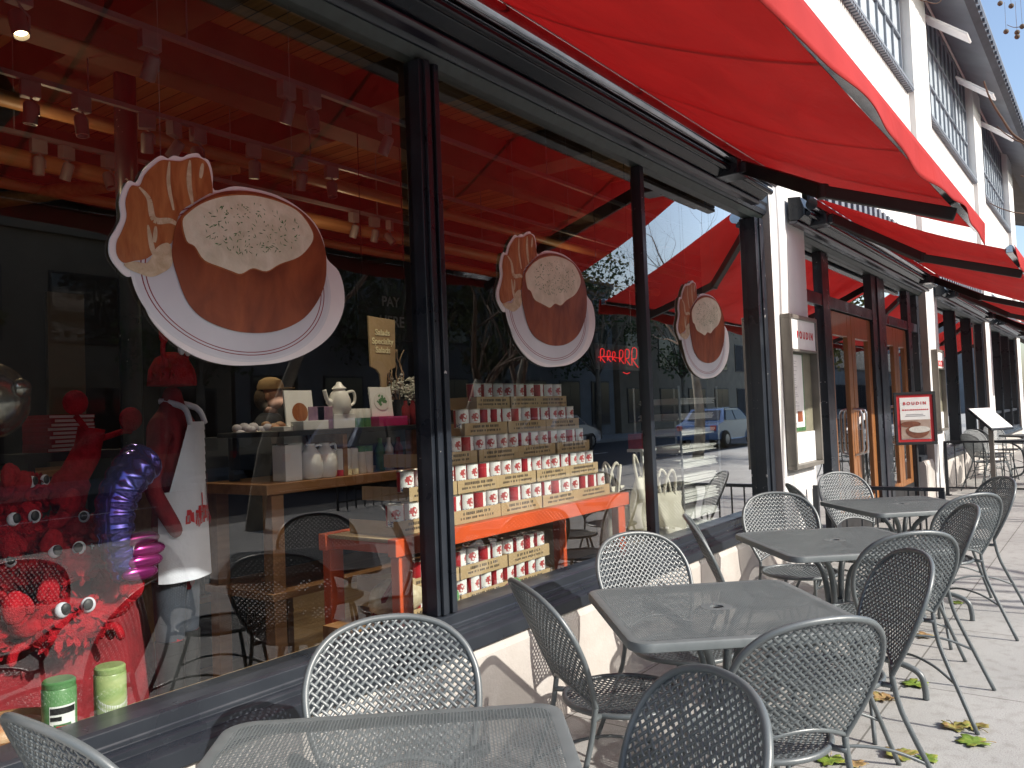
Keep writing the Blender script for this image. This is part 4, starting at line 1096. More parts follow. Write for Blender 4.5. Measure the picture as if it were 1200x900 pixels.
# loose tins with green lids and a wrapped loaf
for x, y, z, lab in ((2.83,2.48,.645,'loose jar with a green lid at the mullion foot, in front of the tins'),(3.30,2.46,.60,'small jar with a pale green lid low in front of the tins')):
    q = MB(); R = Matrix.Rotation(radians(55), 3, 'X')
    q.lathe([(.034,-.07),(.037,-.06),(.037,-.012)], 20, (0,0,0), 0, R); o = q.build('jar', M['tin_red'], loc=(x,y,z), smooth=40)
    q = MB(); q.lathe([(.039,-.011),(.039,.006),(.035,.010),(.02,.0102)], 20, (0,0,0), 0, R); q.build('lid', M['green_tin'], o, smooth=40)
    tag(o, lab, 'jar')
q = MB(); q.ell((0,0,0), .16, .09, .085, 18, 10, fn=lambda d: 1+.07*sin(d.x*11)*cos(d.y*9)); o = q.build('wrapped_loaf', M['crumb'], loc=(2.62,2.62,.66), smooth=True); tag(o, 'loaf in a clear wrap behind the near chair, left of the mullion', 'loaf')
q = MB(); q.box(2.35,2.9,2.52,2.8,FL,.575); tag(q.build('display_block', M['shelf_wood']), 'wooden block under the wrapped loaf', 'display block')

# ------------------------------------------------------------------ window ledge with canisters
q = MB(); q.box(.88, 2.28, 2.41, 2.70, .50, .535); o = q.build('window_ledge', M['pale_wood']); tag(o, 'pale wooden ledge inside the left pane under the canisters', 'ledge')
for x in (.95, 2.2):
    q = MB(); q.box(x-.03,x+.03,2.45,2.65,FL,.499); q.build('leg', M['pale_wood'], o)
def canister(x, y, z, mat, label, kind):
    t = thing('canister', label, 'canister', (x,y,z))
    q = MB(); q.lathe([(.043,0),(.045,.004),(.045,.185),(.043,.189)], 30); q.build('body', M[mat], t, smooth=40)
    q = MB(); q.lathe([(.0425,.1895),(.0435,.192),(.0435,.205),(.039,.210),(.01,.2105)], 30); q.build('lid', M[mat], t, smooth=40)
    q = MB(); R = .0456
    def patch(a0, a1, z0, z1, m, rr=R, n=10):
        for k in range(n):
            a, b = a0+(a1-a0)*k/n, a0+(a1-a0)*(k+1)/n
            q.face([(rr*sin(a),-rr*cos(a),z0),(rr*sin(b),-rr*cos(b),z0),(rr*sin(b),-rr*cos(b),z1),(rr*sin(a),-rr*cos(a),z1)], m)
    if kind == 0:
        patch(-1.0,.6,.03,.145,0); patch(-.95,.55,.122,.140,1,R+.0005); patch(-.75,.25,.045,.095,2,R+.0005); patch(-.6,.0,.075,.09,3,R+.001); patch(-.95,-.3,.104,.116,1,R+.0005,6)
        q.build('paper_label', [M['paper'],M['black'],M['green_label'],M['red_ink']], t)
    else:
        for k in range(26):
            a = -1.3+2.6*k/26; z = .085+.030*((a/1.3)**2)*(1 if a > 0 else .8); b = a+.07
            q.face([(R*sin(a),-R*cos(a),z+.014),(R*sin(b),-R*cos(b),z+.014),(R*sin(a+.035),-R*cos(a+.035),z)], 0)
            q.face([(R*sin(a),-R*cos(a),z-.010),(R*sin(a+.035),-R*cos(a+.035),z+.003),(R*sin(b),-R*cos(b),z-.010)], 0)
        patch(-.35,.45,.072,.080,1,R+.0004); patch(-.9,1.0,.03,.055,2,R+.0004)
        q.build('printed_band', [M['paper'],M['red_ink'],M['lime_tin']], t)
canister(1.115,2.475,.536,'green_tin','dark green canister with a white paper label, left of the two behind the glass',0)
canister(1.262,2.475,.536,'lime_tin','pale green canister with a toothed printed band, by the window sill',1)
q = MB(); q.lathe([(.10,0),(.15,.03),(.16,.09),(.15,.09),(.14,.04)], 24); o = q.build('wicker_tray', M['shelf_wood'], loc=(1.0,2.58,.536), smooth=40); tag(o,'low brown wicker tray behind the green canisters','tray')
for k,(dx,dy) in enumerate(((.02,0),(-.06,.03),(.07,.02))):
    q = MB(); q.ell((0,0,0), .06,.045,.03,12,8); o = q.build('bread_roll', M['rind'], loc=(1.0+dx,2.58+dy,.60), smooth=True); tag(o,'small orange bread roll in the wicker tray','roll','rolls in the wicker tray')

# ------------------------------------------------------------------ red plush pile and mannequin
q = MB(); n = 60
V = []; F = []
for j,(rr,z) in enumerate(((.0,.98),(.30,.98),(.36,.95),(.40,.80),(.44,.55),(.47,.30),(.50,.03))):
    for k in range(n):
        a = 2*pi*k/n; w = 1+(.05*sin(a*11)+.03*sin(a*17+1))*(j/6); V.append((rr*w*cos(a)*1.05, rr*w*sin(a)*.75, z))
for j in range(6):
    for k in range(n): F.append((j*n+k, j*n+(k+1)%n, (j+1)*n+(k+1)%n, (j+1)*n+k))
q.add(V,F); o = q.build('draped_stand', M['dark_red'], loc=(1.42,3.42,0), smooth=True); tag(o,'round stand under a dark red cloth, piled with red plush crabs','stand')
def plush(x, y, z, s, rz, label, tilt=0):
    t = thing('plush_crab', label, 'plush toy', (x,y,z), rz, 'red plush crabs in the window')
    t.rotation_euler.x = tilt; t.scale = (s,s,s); rr = random.Random(int(x*991+z*313))
    q = MB(); q.ell((0,0,0), .17, .11, .115, 22, 14, fn=lambda d: 1+.06*sin(d.x*9+1)*cos(d.z*8)+rr.uniform(-.015,.015)); 
    for k in range(130):                                       # ruffled cloth petals over the back and belly
        d = Vector((rr.gauss(0,1), rr.gauss(-.3,1), rr.gauss(0,1))).normalized(); p = Vector((d.x*.17, d.y*.11, d.z*.115)); a_ = d.orthogonal().normalized(); a_ = Matrix.Rotation(rr.uniform(0,6.28), 3, d) @ a_; b_ = d.cross(a_); e = rr.uniform(.018,.034)
        c0 = p+d*.004; q.face([c0-b_*e*.5, c0+a_*e+d*.018-b_*e*.6, c0+a_*e*1.5+d*.03, c0+a_*e+d*.018+b_*e*.6, c0+b_*e*.5])
    q.build('body', M['red_cloth'], t, smooth=50)
    for sg in (-1, 1):
        q = MB(); q.tube(smooth_path([(sg*.13,-.02,.02),(sg*.22,-.06,.03),(sg*.25,-.10,.09)], 4), [.04]*8+[.045], 8)
        q.ell((sg*.265,-.12,.14), .055,.035,.075, 12, 8); q.ell((sg*.225,-.13,.15), .03,.025,.055, 10, 8, rot=Matrix.Rotation(sg*.5,3,'Y'))
        q.build('claw', M['red_cloth'], t, smooth=True)
        for k in range(3):
            q = MB(); q.tube(smooth_path([(sg*(.12-.02*k),.0+.03*k,-.06),(sg*(.22-.02*k),-.02+.05*k,-.06),(sg*(.25-.02*k),-.03+.06*k,-.13)],4), [.022]*8+[.012], 7); q.build('leg', M['red_cloth'], t, smooth=True)
        q = MB(); q.ell((sg*.058,-.100,.085), .034,.022,.036, 16, 10); e = q.build('eye', M['white_cloth'], t, smooth=True)
        q = MB(); q.ell((sg*.050,-.117,.090), .024,.010,.027, 12, 8); q.build('pupil', M['black'], e, smooth=True)
PL = [(1.17,2.84,1.10,.66,.2,'plush crab with wide googly eyes near the top left of the red pile'),(1.36,2.88,1.08,.60,-.1,'plush crab at the top right of the red pile beside the mannequin'),
 (1.08,2.78,.97,.66,.1,'plush crab at the middle left of the pile'),(1.29,2.76,.98,.66,-.2,'plush crab in the middle of the pile under the top pair'),(1.40,2.90,.96,.58,-.4,'plush crab at the right of the pile below the purple balloon'),
 (1.04,2.74,.80,.72,.3,'plush crab with big white eyes low on the left of the pile'),(1.27,2.70,.78,.75,0,'plush crab with big white eyes low beside the mannequin apron'),(1.34,2.92,.80,.52,-.3,'lowest right plush crab beside the mannequin leg'),
 (1.26,2.98,1.22,.6,.5,'topmost plush crab with raised claws on the pile'),(1.10,2.96,1.20,.55,-.3,'small plush crab behind the top left one')]
for p in PL: plush(p[0]*1.10-.02, p[1]+.30, p[2], *p[3:])
# orange lobster toy reared up on top
q = MB(); q.tube(smooth_path([(0,0,0),(.03,0,.10),(.08,-.01,.20),(.10,-.02,.30)],5), [.07]*6+[.055]*5+[.05]*5, 12)
o = q.build('lobster_toy', M['red_cloth'], loc=(1.52,3.30,1.16), smooth=True); tag(o,'red lobster toy standing on top of the plush pile, claws up','plush toy')
for dx, dz in ((-.02,.40),(.20,.33)):
    q = MB(); q.tube(smooth_path([(.09,-.02,.24),(.09+dx*.6,-.04,.28),(dx+.05,-.04,dz-.05)],4), .012, 6); q.ell((dx+.05,-.04,dz), .05,.02,.05, 14, 8); q.build('claw', M['red_cloth'], o, smooth=True)

m = thing('mannequin', 'headless mannequin in a white printed apron and a red crab hat', 'mannequin', (1.92, 3.20, FL), radians(38)); m.scale = (.80,.80,1.0)
# body: one continuous surface from neck to feet (skin modifier on a skeleton)
def skin_body(name, joints, edges, mat, parent, root=0, sub=2):
    me = bpy.data.meshes.new(name); me.from_pydata([j[0] for j in joints], edges, []); me.materials.append(mat)
    o = bpy.data.objects.new(name, me); COL.objects.link(o); o.parent = parent
    md = o.modifiers.new('skin','SKIN'); md.use_smooth_shade = True
    for i, j in enumerate(joints):
        v = me.skin_vertices[0].data[i]; rr = j[1]; v.radius = rr if isinstance(rr, tuple) else (rr, rr); v.use_root = (i == root)
    s = o.modifiers.new('sub','SUBSURF'); s.levels = sub; s.render_levels = sub
    return o
J = [((0,0,.93),(.155,.11)),((0,.01,1.12),(.135,.10)),((0,.0,1.30),(.165,.11)),((0,0,1.43),(.15,.085)),((0,0,1.52),.055),((0,0,1.60),.05),
     ((.17,0,1.42),.06),((.25,.02,1.18),.045),((.20,-.10,.98),.035),((-.17,0,1.42),.06),((-.25,.02,1.18),.045),((-.20,-.10,.98),.035),
     ((.09,0,.84),.085),((.11,-.01,.47),.058),((.12,.03,.10),.042),((.12,-.10,.04),.035),((-.09,0,.84),.085),((-.11,-.01,.47),.058),((-.12,.03,.10),.042),((-.12,-.10,.04),.035)]
Eg = [(0,1),(1,2),(2,3),(3,4),(4,5),(3,6),(6,7),(7,8),(3,9),(9,10),(10,11),(0,12),(12,13),(13,14),(14,15),(0,16),(16,17),(17,18),(18,19)]
bd = skin_body('body', J, Eg, M['dark_red'], m)
q = MB()
for sg in (-1,1): q.lathe([(.050,.02),(.052,.12),(.062,.30),(.066,.46),(.070,.558)], 16, (sg*.108,.0,0), sy=1.05); q.ell((sg*.118,-.08,.035), .045,.11,.035, 14, 8)
q.build('boots', M['black'], m, smooth=40)
def sheet_around(rx, ry, z0, z1, a0, a1, fl, n=26, rows=10, cy=0):
    q = MB(); V = []; F = []
    for j in range(rows+1):
        t_ = j/rows; z = z1+(z0-z1)*t_
        for k in range(n+1):
            a = a0+(a1-a0)*k/n; w = 1+fl*t_+.02*sin(a*9)*t_; V.append((rx*w*sin(a), cy-ry*w*cos(a), z))
    for j in range(rows):
        for k in range(n): F.append((j*(n+1)+k, j*(n+1)+k+1, (j+1)*(n+1)+k+1, (j+1)*(n+1)+k))
    q.add(V,F); return q
ap = sheet_around(.205,.150,.80,1.16,-1.6,1.6,.10).build('apron', M['white_cloth'], m, smooth=True)
q = MB()
for j in range(8):
    z0, z1 = 1.16+.035*j, 1.16+.035*(j+1); wf = lambda z: 1.25-(z-1.16)*2.3
    for k in range(12):
        a, b = [(-1+2*(k+e)/12) for e in (0,1)]
        q.face([(.200*sin(a*wf(z0)),-.150*cos(a*wf(z0)),z0),(.200*sin(b*wf(z0)),-.150*cos(b*wf(z0)),z0),(.195*sin(b*wf(z1)),-.146*cos(b*wf(z1)),z1),(.195*sin(a*wf(z1)),-.146*cos(a*wf(z1)),z1)])
q.build('apron_bib', M['white_cloth'], m, smooth=True)
for sg in (-1,1):
    q = MB(); q.tube(smooth_path([(sg*.11,-.13,1.43),(sg*.09,-.09,1.50),(sg*.04,.05,1.53)],4), .014, 6); q.build('apron_strap', M['white_cloth'], m, smooth=True)
q = MB(); rr = random.Random(3)
def onap(a, z, r0=.207): return Vector((r0*sin(a), -(r0-.055)*cos(a), z))
for k in range(46):
    a = rr.uniform(-.75,.75); z = 1.02+rr.uniform(0,.055); s = rr.uniform(.010,.022)
    q.face([onap(a-s*4,z-s,.212), onap(a+s*4,z-s,.212), onap(a+s*3,z+s,.212), onap(a-s*3,z+s,.212)], rr.choice([0,0,1]))
for a, zz, l in ((.15,1.10,.09),(.35,1.13,.10),(.52,1.10,.11),(-.15,1.10,.05),(.62,1.08,.12)):
    q.face([onap(a-.02,1.06,.213), onap(a+.02,1.06,.213), onap(a+.03,zz+l*.9,.209), onap(a-.03,zz+l*.9,.209)], rr.choice([0,1]))
q.face([onap(-.9,1.0,.213),onap(.9,1.0,.213),onap(.9,1.006,.213),onap(-.9,1.006,.213)],1)
q.build('apron_print', [M['red_ink'], M['grey_ink']], m)
q = MB()
for sg in (-1,1):
    q.lathe([(.072,.56),(.080,.68),(.088,.80)], 16, (sg*.10,0,0), sy=.95)
q.build('leggings', M['denim'], m, smooth=40)
q = MB(); q.lathe([(.10,1.60),(.135,1.595),(.125,1.66),(.09,1.71),(.03,1.735)], 24, sy=.9)
hat = q.build('crab_hat', M['red_cloth'], m, smooth=True)
for sg in (-1,1):
    q = MB(); q.tube(smooth_path([(sg*.10,-.02,1.66),(sg*.16,-.02,1.72),(sg*.15,-.02,1.78)],4), .012, 6); q.ell((sg*.145,-.02,1.80), .045,.02,.04, 12, 8); q.build('claw', M['red_cloth'], hat, smooth=True)
    q = MB(); q.ell((sg*.045,-.07,1.745), .022,.018,.026, 12, 8); e = q.build('eye', M['white_cloth'], hat, smooth=True)
    for k in range(3):
        q = MB(); q.tube([(sg*.10,-.05+.04*k,1.63),(sg*.165,-.06+.05*k,1.65),(sg*.18,-.06+.05*k,1.61)], .007, 5); q.build('leg', M['red_cloth'], hat, smooth=True)

# purple foil lobster balloon in front of the apron
q = MB(); P_ = smooth_path([(1.66,2.98,1.33),(1.58,2.94,1.27),(1.53,2.93,1.18),(1.52,2.92,1.08),(1.54,2.92,.99),(1.57,2.93,.92)], 9)
rs = [(.075*(1-.35*i/len(P_)))*(1+.13*abs(sin(i*pi/4))) for i in range(len(P_))]
q.tube(P_, rs, 16); o = q.build('foil_balloon', M['purple_foil'], smooth=True); tag(o,'shiny purple foil lobster balloon beside the white apron','balloon')
for k, (z, dx) in enumerate(((1.05,.08),(1.01,.10),(.97,.09),(.93,.07))):
    q = MB(); q.ell((1.51+dx,2.87,z), .07,.02,.028, 14, 8); q.build('fin', M['magenta_foil'], o, smooth=True)
q = MB(); q.ell((0,0,0), .135,.135,.14, 28, 18); q.lathe([(.03,-.02),(.034,0),(.03,.02)], 20, (.06,-.115,.04), rot=Matrix.Rotation(pi/2,3,'X'))
o = q.build('foil_balloon', M['silver_foil'], loc=(1.24,3.25,1.57), smooth=True); tag(o,'round silver foil balloon at the left edge of the window','balloon')
# stack of red covered books
for k in range(9):
    q = MB(); q.box(-.12,.12,-.085,.085,0,.003); q.box(-.12,.12,-.085,.085,.015,.018); q.box(-.12,-.117,-.085,.085,.0031,.0149); q.box(-.116,.118,-.083,.083,.0032,.0148,1)
    o = q.build('red_book', [M['tin_red'], M['paper']], loc=(1.78,3.9,1.36+.0185*k)); o.rotation_euler.z = .3+.05*((k*7)%5-2)
    tag(o,'thin red covered book in the stack behind the plush pile','book','stack of red books')
q = MB(); q.box(1.58,2.01,3.78,4.04,1.32,1.358)
for x in (1.60,1.96): q.box(x,x+.03,3.80,4.02,FL,1.3195)
tag(q.build('side_shelf', M['dark']),'dark stand carrying the stack of red books','stand')

# ------------------------------------------------------------------ wooden shelf unit with tea things
sh = thing('shelf_unit', 'brown wooden display shelf with a black top board', 'shelf', (3.0, 3.45, FL))
so = Vector((-3.0,-3.45,-FL))
for nm, a, mat in (('board',(2.38,3.95,3.2,3.75,1.115,1.165),'shelf_wood'),('board',(2.40,3.95,3.2,3.75,.62,.655),'shelf_wood'),('top_board',(2.46,3.95,3.2,3.7,1.385,1.41),'black'),
    ('leg',(2.42,2.49,3.22,3.29,FL,1.114),'shelf_wood'),('leg',(3.40,3.46,3.23,3.29,1.166,1.384),'shelf_wood'),('leg',(3.86,3.93,3.22,3.29,FL,1.114),'shelf_wood'),('leg',(2.48,2.52,3.60,3.64,1.166,1.384),'black'),('divider',(2.88,2.91,3.23,3.70,1.166,1.384),'shelf_wood'),
    ('leg',(2.42,2.49,3.66,3.73,FL,1.114),'shelf_wood'),('back_panel',(2.40,3.95,3.752,3.77,.6,1.39),'dark')):
    q = MB(); q.box(*a); q.build(nm, M[mat], sh, loc=so, bevel=.003)
def lathe_thing(name, prof, mat, loc, label, cat, group=None, n=20):
    q = MB(); q.lathe(prof, n); o = q.build(name, M[mat], loc=loc, smooth=45); return tag(o, label, cat, group)
def pot(loc, s, label, rz=0):
    o = lathe_thing('teapot', [(.05*s,0),(.062*s,.02*s),(.06*s,.07*s),(.045*s,.11*s),(.03*s,.125*s),(.04*s,.132*s),(.02*s,.15*s),(.012*s,.165*s),(.004*s,.168*s)], 'ceramic', loc, label, 'teapot'); o.rotation_euler.z = rz
    q = MB(); q.tube(smooth_path([(-.055*s,0,.05*s),(-.085*s,0,.08*s),(-.10*s,0,.125*s)],5), [.018*s]*4+[.011*s]*7, 8); q.build('spout', M['ceramic'], o, smooth=True)
    q = MB(); q.tube(smooth_path([(.045*s,0,.11*s),(.10*s,0,.115*s),(.105*s,0,.06*s),(.057*s,0,.035*s)],5), .008*s, 7); q.build('handle', M['ceramic'], o, smooth=True)
def jug(loc, s, label):
    o = lathe_thing('jug', [(.05*s,0),(.058*s,.01*s),(.062*s,.07*s),(.055*s,.12*s),(.03*s,.15*s),(.022*s,.165*s),(.026*s,.175*s)], 'ceramic', loc, label, 'jug')
    q = MB(); q.tube(smooth_path([(.022*s,0,.16*s),(.065*s,0,.165*s),(.072*s,0,.13*s),(.055*s,0,.12*s)],5), .007*s, 7); q.build('handle', M['ceramic'], o, smooth=True)
def carton(c, w, d, h, mat, label, cat='box', rz=0):
    q = MB(); q.box(-w/2,w/2,-d/2,d/2,0,h); o = q.build('carton', M[mat], loc=c, bevel=.002); o.rotation_euler.z = rz; return tag(o, label, cat)
A = lambda px, py, y=3.3: at(px, py, y)
zb, zt_ = 1.166, 1.411
carton((A(321,0).x,3.3,zb), .10,.10,.175,'paper','tall white box at the left end of the brown shelf')
carton((A(333,0).x,3.36,zb), .09,.09,.18,'paper','tall white box second from the left on the brown shelf')
carton((A(330,0).x,3.36,zb+.181), .11,.10,.085,'ceramic','cream square box on top of the second white box')
jug((A(343,0).x,3.27,zb), 1.0,'white jug left of its twin on the brown shelf'); jug((A(360,0).x,3.27,zb), 1.0,'white jug right of its twin on the brown shelf')
carton((A(352,0).x,3.42,zb), .20,.11,.12,'dark','dark box behind the two white jugs')
pot((A(351,0).x,3.42,zb+.121), .85,'white teapot above the two jugs',.2)
for k, (px, m1, m2, lab) in enumerate(((372,'ceramic','red_ink','white bottle with a pink foot, first in the row'),(381,'ceramic','red_ink','white bottle with a pink foot, second in the row'),(389,'ceramic','gold_ink','white bottle with a yellow foot, third in the row'),(397,'ceramic','gold_ink','white bottle with a yellow foot, fourth in the row'),(406,'ceramic','green_tin','pale bottle with a green top, fifth in the row'),(414,'ceramic','green_tin','pale bottle with a green top, last in the row'))):
    o = lathe_thing('bottle', [(.024,.001),(.026,.004),(.026,.135),(.020,.14)], m1, (A(px,0,3.26).x,3.26,zb), lab+' on the brown shelf', 'bottle', 'tall bottles on the brown shelf')
    z0 = .001 if k < 4 else .115
    q = MB(); q.lathe([(.0264,z0),(.0264,z0+.03)], 20); q.build('coloured_band', M[m2], o, smooth=45)
for k, px in enumerate((428,438,449)):
    lathe_thing('bottle', [(.024,0),(.026,.004),(.026,.12),(.012,.15),(.012,.18)], ['green_label','ceramic','dark_red'][k], (A(px,0).x,3.3,zb), ['dark green','white','dark red'][k]+' bottle at the right part of the brown shelf', 'bottle')
carton((A(345,0).x,3.28,zt_), .16,.10,.045,'paper','low white stack of cards on the black top board', 'box')
o = carton((A(338,0,3.4).x,3.40,zt_), .18,.012,.205,'paper','white cookbook propped upright on the black top board','book'); o.rotation_euler.x = -.12
q = MB(); q.prism_xz([(.05*cos(a*pi/10), .09+.05*sin(a*pi/10)) for a in range(20)], -.0075, -.0064); q.build('cover_picture', M['crust2'], o)
for px, lab in ((356,'purple card leaning in front of the cookbook'),(366,'second purple card beside the cookbook')):
    o = carton((A(px,0,3.26).x,3.26,zt_), .10,.006,.115,'magenta_card',lab,'card')
carton((A(381,0).x,3.3,zt_), .145,.10,.075,'paper','white gift box under the tall teapot on the black board')
pot((A(383,0).x,3.3,zt_+.076), 1.0,'tall white teapot on a white box beside the paddle sign')
for k, px in enumerate((397,405,413)):
    o = lathe_thing('tea_tin', [(.025,0),(.026,.003),(.026,.095),(.024,.1)], 'ceramic', (A(px,0).x,3.3,zt_), 'pale green tea tin in a row of three on the black top board', 'tin', 'row of three tea tins')
    q = MB(); q.lathe([(.0264,.001),(.0264,.05)], 20); q.build('green_band', M['green_tin'], o, smooth=45)
carton((A(436,0).x,3.3,zt_), .22,.12,.052,'pink','magenta box with a grey ribbon under the salad book')
o = carton((A(435,0,3.28).x,3.30,zt_+.053), .165,.012,.165,'paper','salad cookbook with a leafy bowl on its cover, on the magenta box','book'); o.rotation_euler.x = -.12
q = MB(); q.prism_xz([(.058*cos(a*pi/12), .085+.05*sin(a*pi/12)) for a in range(24)], -.0085,-.0065); q.build('cover_plate', M['ceramic'], o)
q = MB(); rr = random.Random(4)
for k in range(26):
    a = rr.uniform(0,6.28); d = rr.uniform(0,.04); x, z = d*cos(a), .095+d*.8*sin(a); s = rr.uniform(.006,.013); q.face([(x-s,-.009,z),(x,-.0092,z-s),(x+s,-.009,z),(x,-.0092,z+s)])
q.build('cover_leaves', M['green_tin'], o)
for k, px in enumerate((459,467,474)):
    lathe_thing('bottle', [(.022,0),(.024,.004),(.024,.10),(.011,.12),(.011,.14)], ['dark_red','dark_red','ceramic'][k], (A(px,0).x,3.3,zt_), ['dark red bottle left of its twin on the black board','dark red bottle right of its twin on the black board','pale bottle at the right end of the black board'][k], 'bottle')
# blossom and twigs in a vase
fv = thing('flower_vase','vase of white blossom and curly twigs on the black board','flowers',(A(452,0,3.45).x,3.45,zt_))
q = MB(); q.lathe([(.05,0),(.06,.02),(.05,.12),(.055,.15)], 18); q.build('vase', M['dark'], fv, smooth=45)
q = MB(); rr = random.Random(9)
for k in range(260):
    c = rr.choice([(-.02,.0,.22),(.08,.0,.20),(.14,0,.23),(.02,.02,.25),(.12,0,.16),(-.12,0,.17)]); p = Vector(c)+Vector((rr.gauss(0,.035),rr.gauss(0,.03),rr.gauss(0,.028))); s = rr.uniform(.006,.013)
    q.ell(p, s,s,s*.7, 6, 4)
q.build('blossom', M['flower'], fv, fix=False)
q = MB()
for k in range(9):
    x0 = rr.uniform(-.1,.1); pts = [(x0*.3,0,.13)]; x, z = x0, .2
    for j in range(6): pts.append((x,rr.uniform(-.02,.02),z)); x += rr.uniform(-.035,.04)+x0*.15; z += .05
    q.tube(smooth_path(pts,3), .0035, 5)
q.build('twig', M['pale_wood'], fv, smooth=True)
# wooden paddle sign
pd = thing('paddle_sign','wooden bread paddle sign lettered in cream, standing among the blossom','sign',(A(435,0,3.36).x,3.36,zt_+.05))
q = MB(); q.prism_xz([(-.025,0),(.025,0),(.022,.20),(.03,.245),(.055,.27),(.098,.285),(.105,.56),(-.105,.57),(-.098,.285),(-.055,.27),(-.03,.245),(-.022,.20)], 0, .012)
q.build('board', M['cardboard'], pd, bevel=.002)
for z, s in ((.48,'Salads'),(.43,'Specialty'),(.38,'Salads')): put_mesh('lettering', text_mesh(s, .048, .001, M['gold_ink'], bold=.001), pd, (0,-.0015,z))
# left cabinet with wire baskets
cb = thing('low_cabinet','brown wooden cabinet left of the shelf, with two wire baskets on top','cabinet',(2.75,4.15,FL)); co = Vector((-2.75,-4.15,-FL))
for nm, a, mat in (('top',(2.30,3.15,4.0,4.4,1.24,1.28),'shelf_wood'),('side_panel',(2.31,2.35,4.0,4.4,FL,1.239),'shelf_wood'),('side_panel',(3.10,3.14,4.0,4.4,FL,1.239),'shelf_wood'),('shelf',(2.36,3.09,4.01,4.39,.85,.88),'shelf_wood'),('shelf',(2.36,3.09,4.01,4.39,.5,.53),'shelf_wood'),('back_panel',(2.32,3.13,4.401,4.41,FL,1.24),'dark')):
    q = MB(); q.box(*a); q.build(nm, M[mat], cb, loc=co)
for px, mat, lab in ((283,'white_cloth','wire basket of white and red goods, left of the two'),(312,'rind','wire basket heaped with orange goods, right of the two')):
    b = thing('wire_basket', lab, 'basket', (A(px,0,4.15).x,4.15,1.281), 0, 'wire baskets on the cabinet')
    q = MB()
    for z, rr_ in ((.0,.09),(.06,.105),(.12,.12)): q.tube([(rr_*cos(a*pi/12),rr_*sin(a*pi/12),z+.004) for a in range(24)], .003, 5, closed=True)
    for k in range(20): a = k*pi/10; q.tube([(.09*cos(a),.09*sin(a),.004),(.12*cos(a),.12*sin(a),.124)], .002, 4)
    q.build('wire', M['steel'], b)
    q = MB(); rr = random.Random(px)
    for k in range(34): q.ell((rr.gauss(0,.045),rr.gauss(0,.04),.04+rr.uniform(0,.12)), .032,.028,.024, 8, 6)
    q.build('goods', M[mat], b, smooth=True, fix=False)
q = MB(); q.box(2.4,3.05,4.1,4.3,.881,.95); q.box(2.4,2.7,4.1,4.3,.531,.62); tag(q.build('folded_linen', M['denim']),'dark blue folded linen inside the low cabinet','linen')
# pay here board
pb = thing('hanging_board','dark hanging board lettered PAY HERE behind the paddle sign','sign',(at(452,372,5.0).x,5.0,2.38))
q = MB(); q.box(-.32,.32,0,.02,-.26,.26); q.build('board', M['black'], pb)
put_mesh('lettering', text_mesh('PAY', .12, .002, M['grey_ink'], bold=.002), pb, (.06,-.004,.07)); put_mesh('lettering', text_mesh('HERE', .13, .002, M['grey_ink'], bold=.002), pb, (.07,-.004,-.10))
q = MB(); q.tube([(-.25,.01,.26),(-.25,.01,1.85)], .004, 5); q.tube([(.25,.01,.26),(.25,.01,1.85)], .004, 5); q.build('wire', M['black'], pb)
# counter far back
q = MB(); q.box(2.0,7.0,6.8,7.4,FL,1.1,0); q.box(1.95,7.05,6.75,7.45,1.1,1.15,1); tag(q.build('counter',[M['dark'],M['shelf_wood']],bevel=.004),'dark service counter deep inside the shop','counter')

# person behind the shelf, half turned away
pr = thing('person','person in dark clothes and a tan cap standing behind the shelves','person',(3.72,4.95,FL),radians(40))
J = [((0,0,.95),(.15,.11)),((0,.0,1.15),(.145,.105)),((0,0,1.32),(.175,.115)),((0,0,1.43),(.13,.085)),((0,-.01,1.50),.052),
     ((.19,0,1.41),.058),((.25,.03,1.13),.046),((.20,-.15,1.02),.036),((-.19,0,1.41),.058),((-.25,.03,1.13),.046),((-.20,-.15,1.02),.036),
     ((.09,0,.86),.09),((.10,-.01,.48),.062),((.10,.03,.09),.045),((.10,-.12,.04),.038),((-.09,0,.86),.09),((-.10,-.01,.48),.062),((-.10,.03,.09),.045),((-.10,-.12,.04),.038)]
Eg = [(0,1),(1,2),(2,3),(3,4),(3,5),(5,6),(6,7),(3,8),(8,9),(9,10),(0,11),(11,12),(12,13),(13,14),(0,15),(15,16),(16,17),(17,18)]
skin_body('body', J, Eg, M['denim'], pr)
q = MB(); q.ell((0,-.02,1.615), .074,.092,.112, 20, 14, fn=lambda d: 1-.10*max(0,-d.z)*(1+d.y)); q.ell((0,-.112,1.60), .012,.018,.020, 8, 6)
for sg in (-1,1): q.ell((sg*.075,-.01,1.61), .010,.018,.028, 8, 6)
q.lathe([(.05,1.48),(.047,1.54)], 14, (0,-.01,0))
q.build('head', M['skin'], pr, smooth=True)
q = MB(); q.lathe([(.082,1.665),(.083,1.69),(.070,1.73),(.035,1.752),(.005,1.756)], 22, (0,-.015,0), sy=1.15); q.prism_xy([(-.07,-.09),(-.05,-.17),(0,-.19),(.05,-.17),(.07,-.09)], 1.667, 1.675); q.build('cap', M['cardboard'], pr, smooth=40)
q = MB(); q.ell((0,.03,1.60), .078,.075,.09, 16, 10); q.build('hair', M['print'], pr, smooth=True)

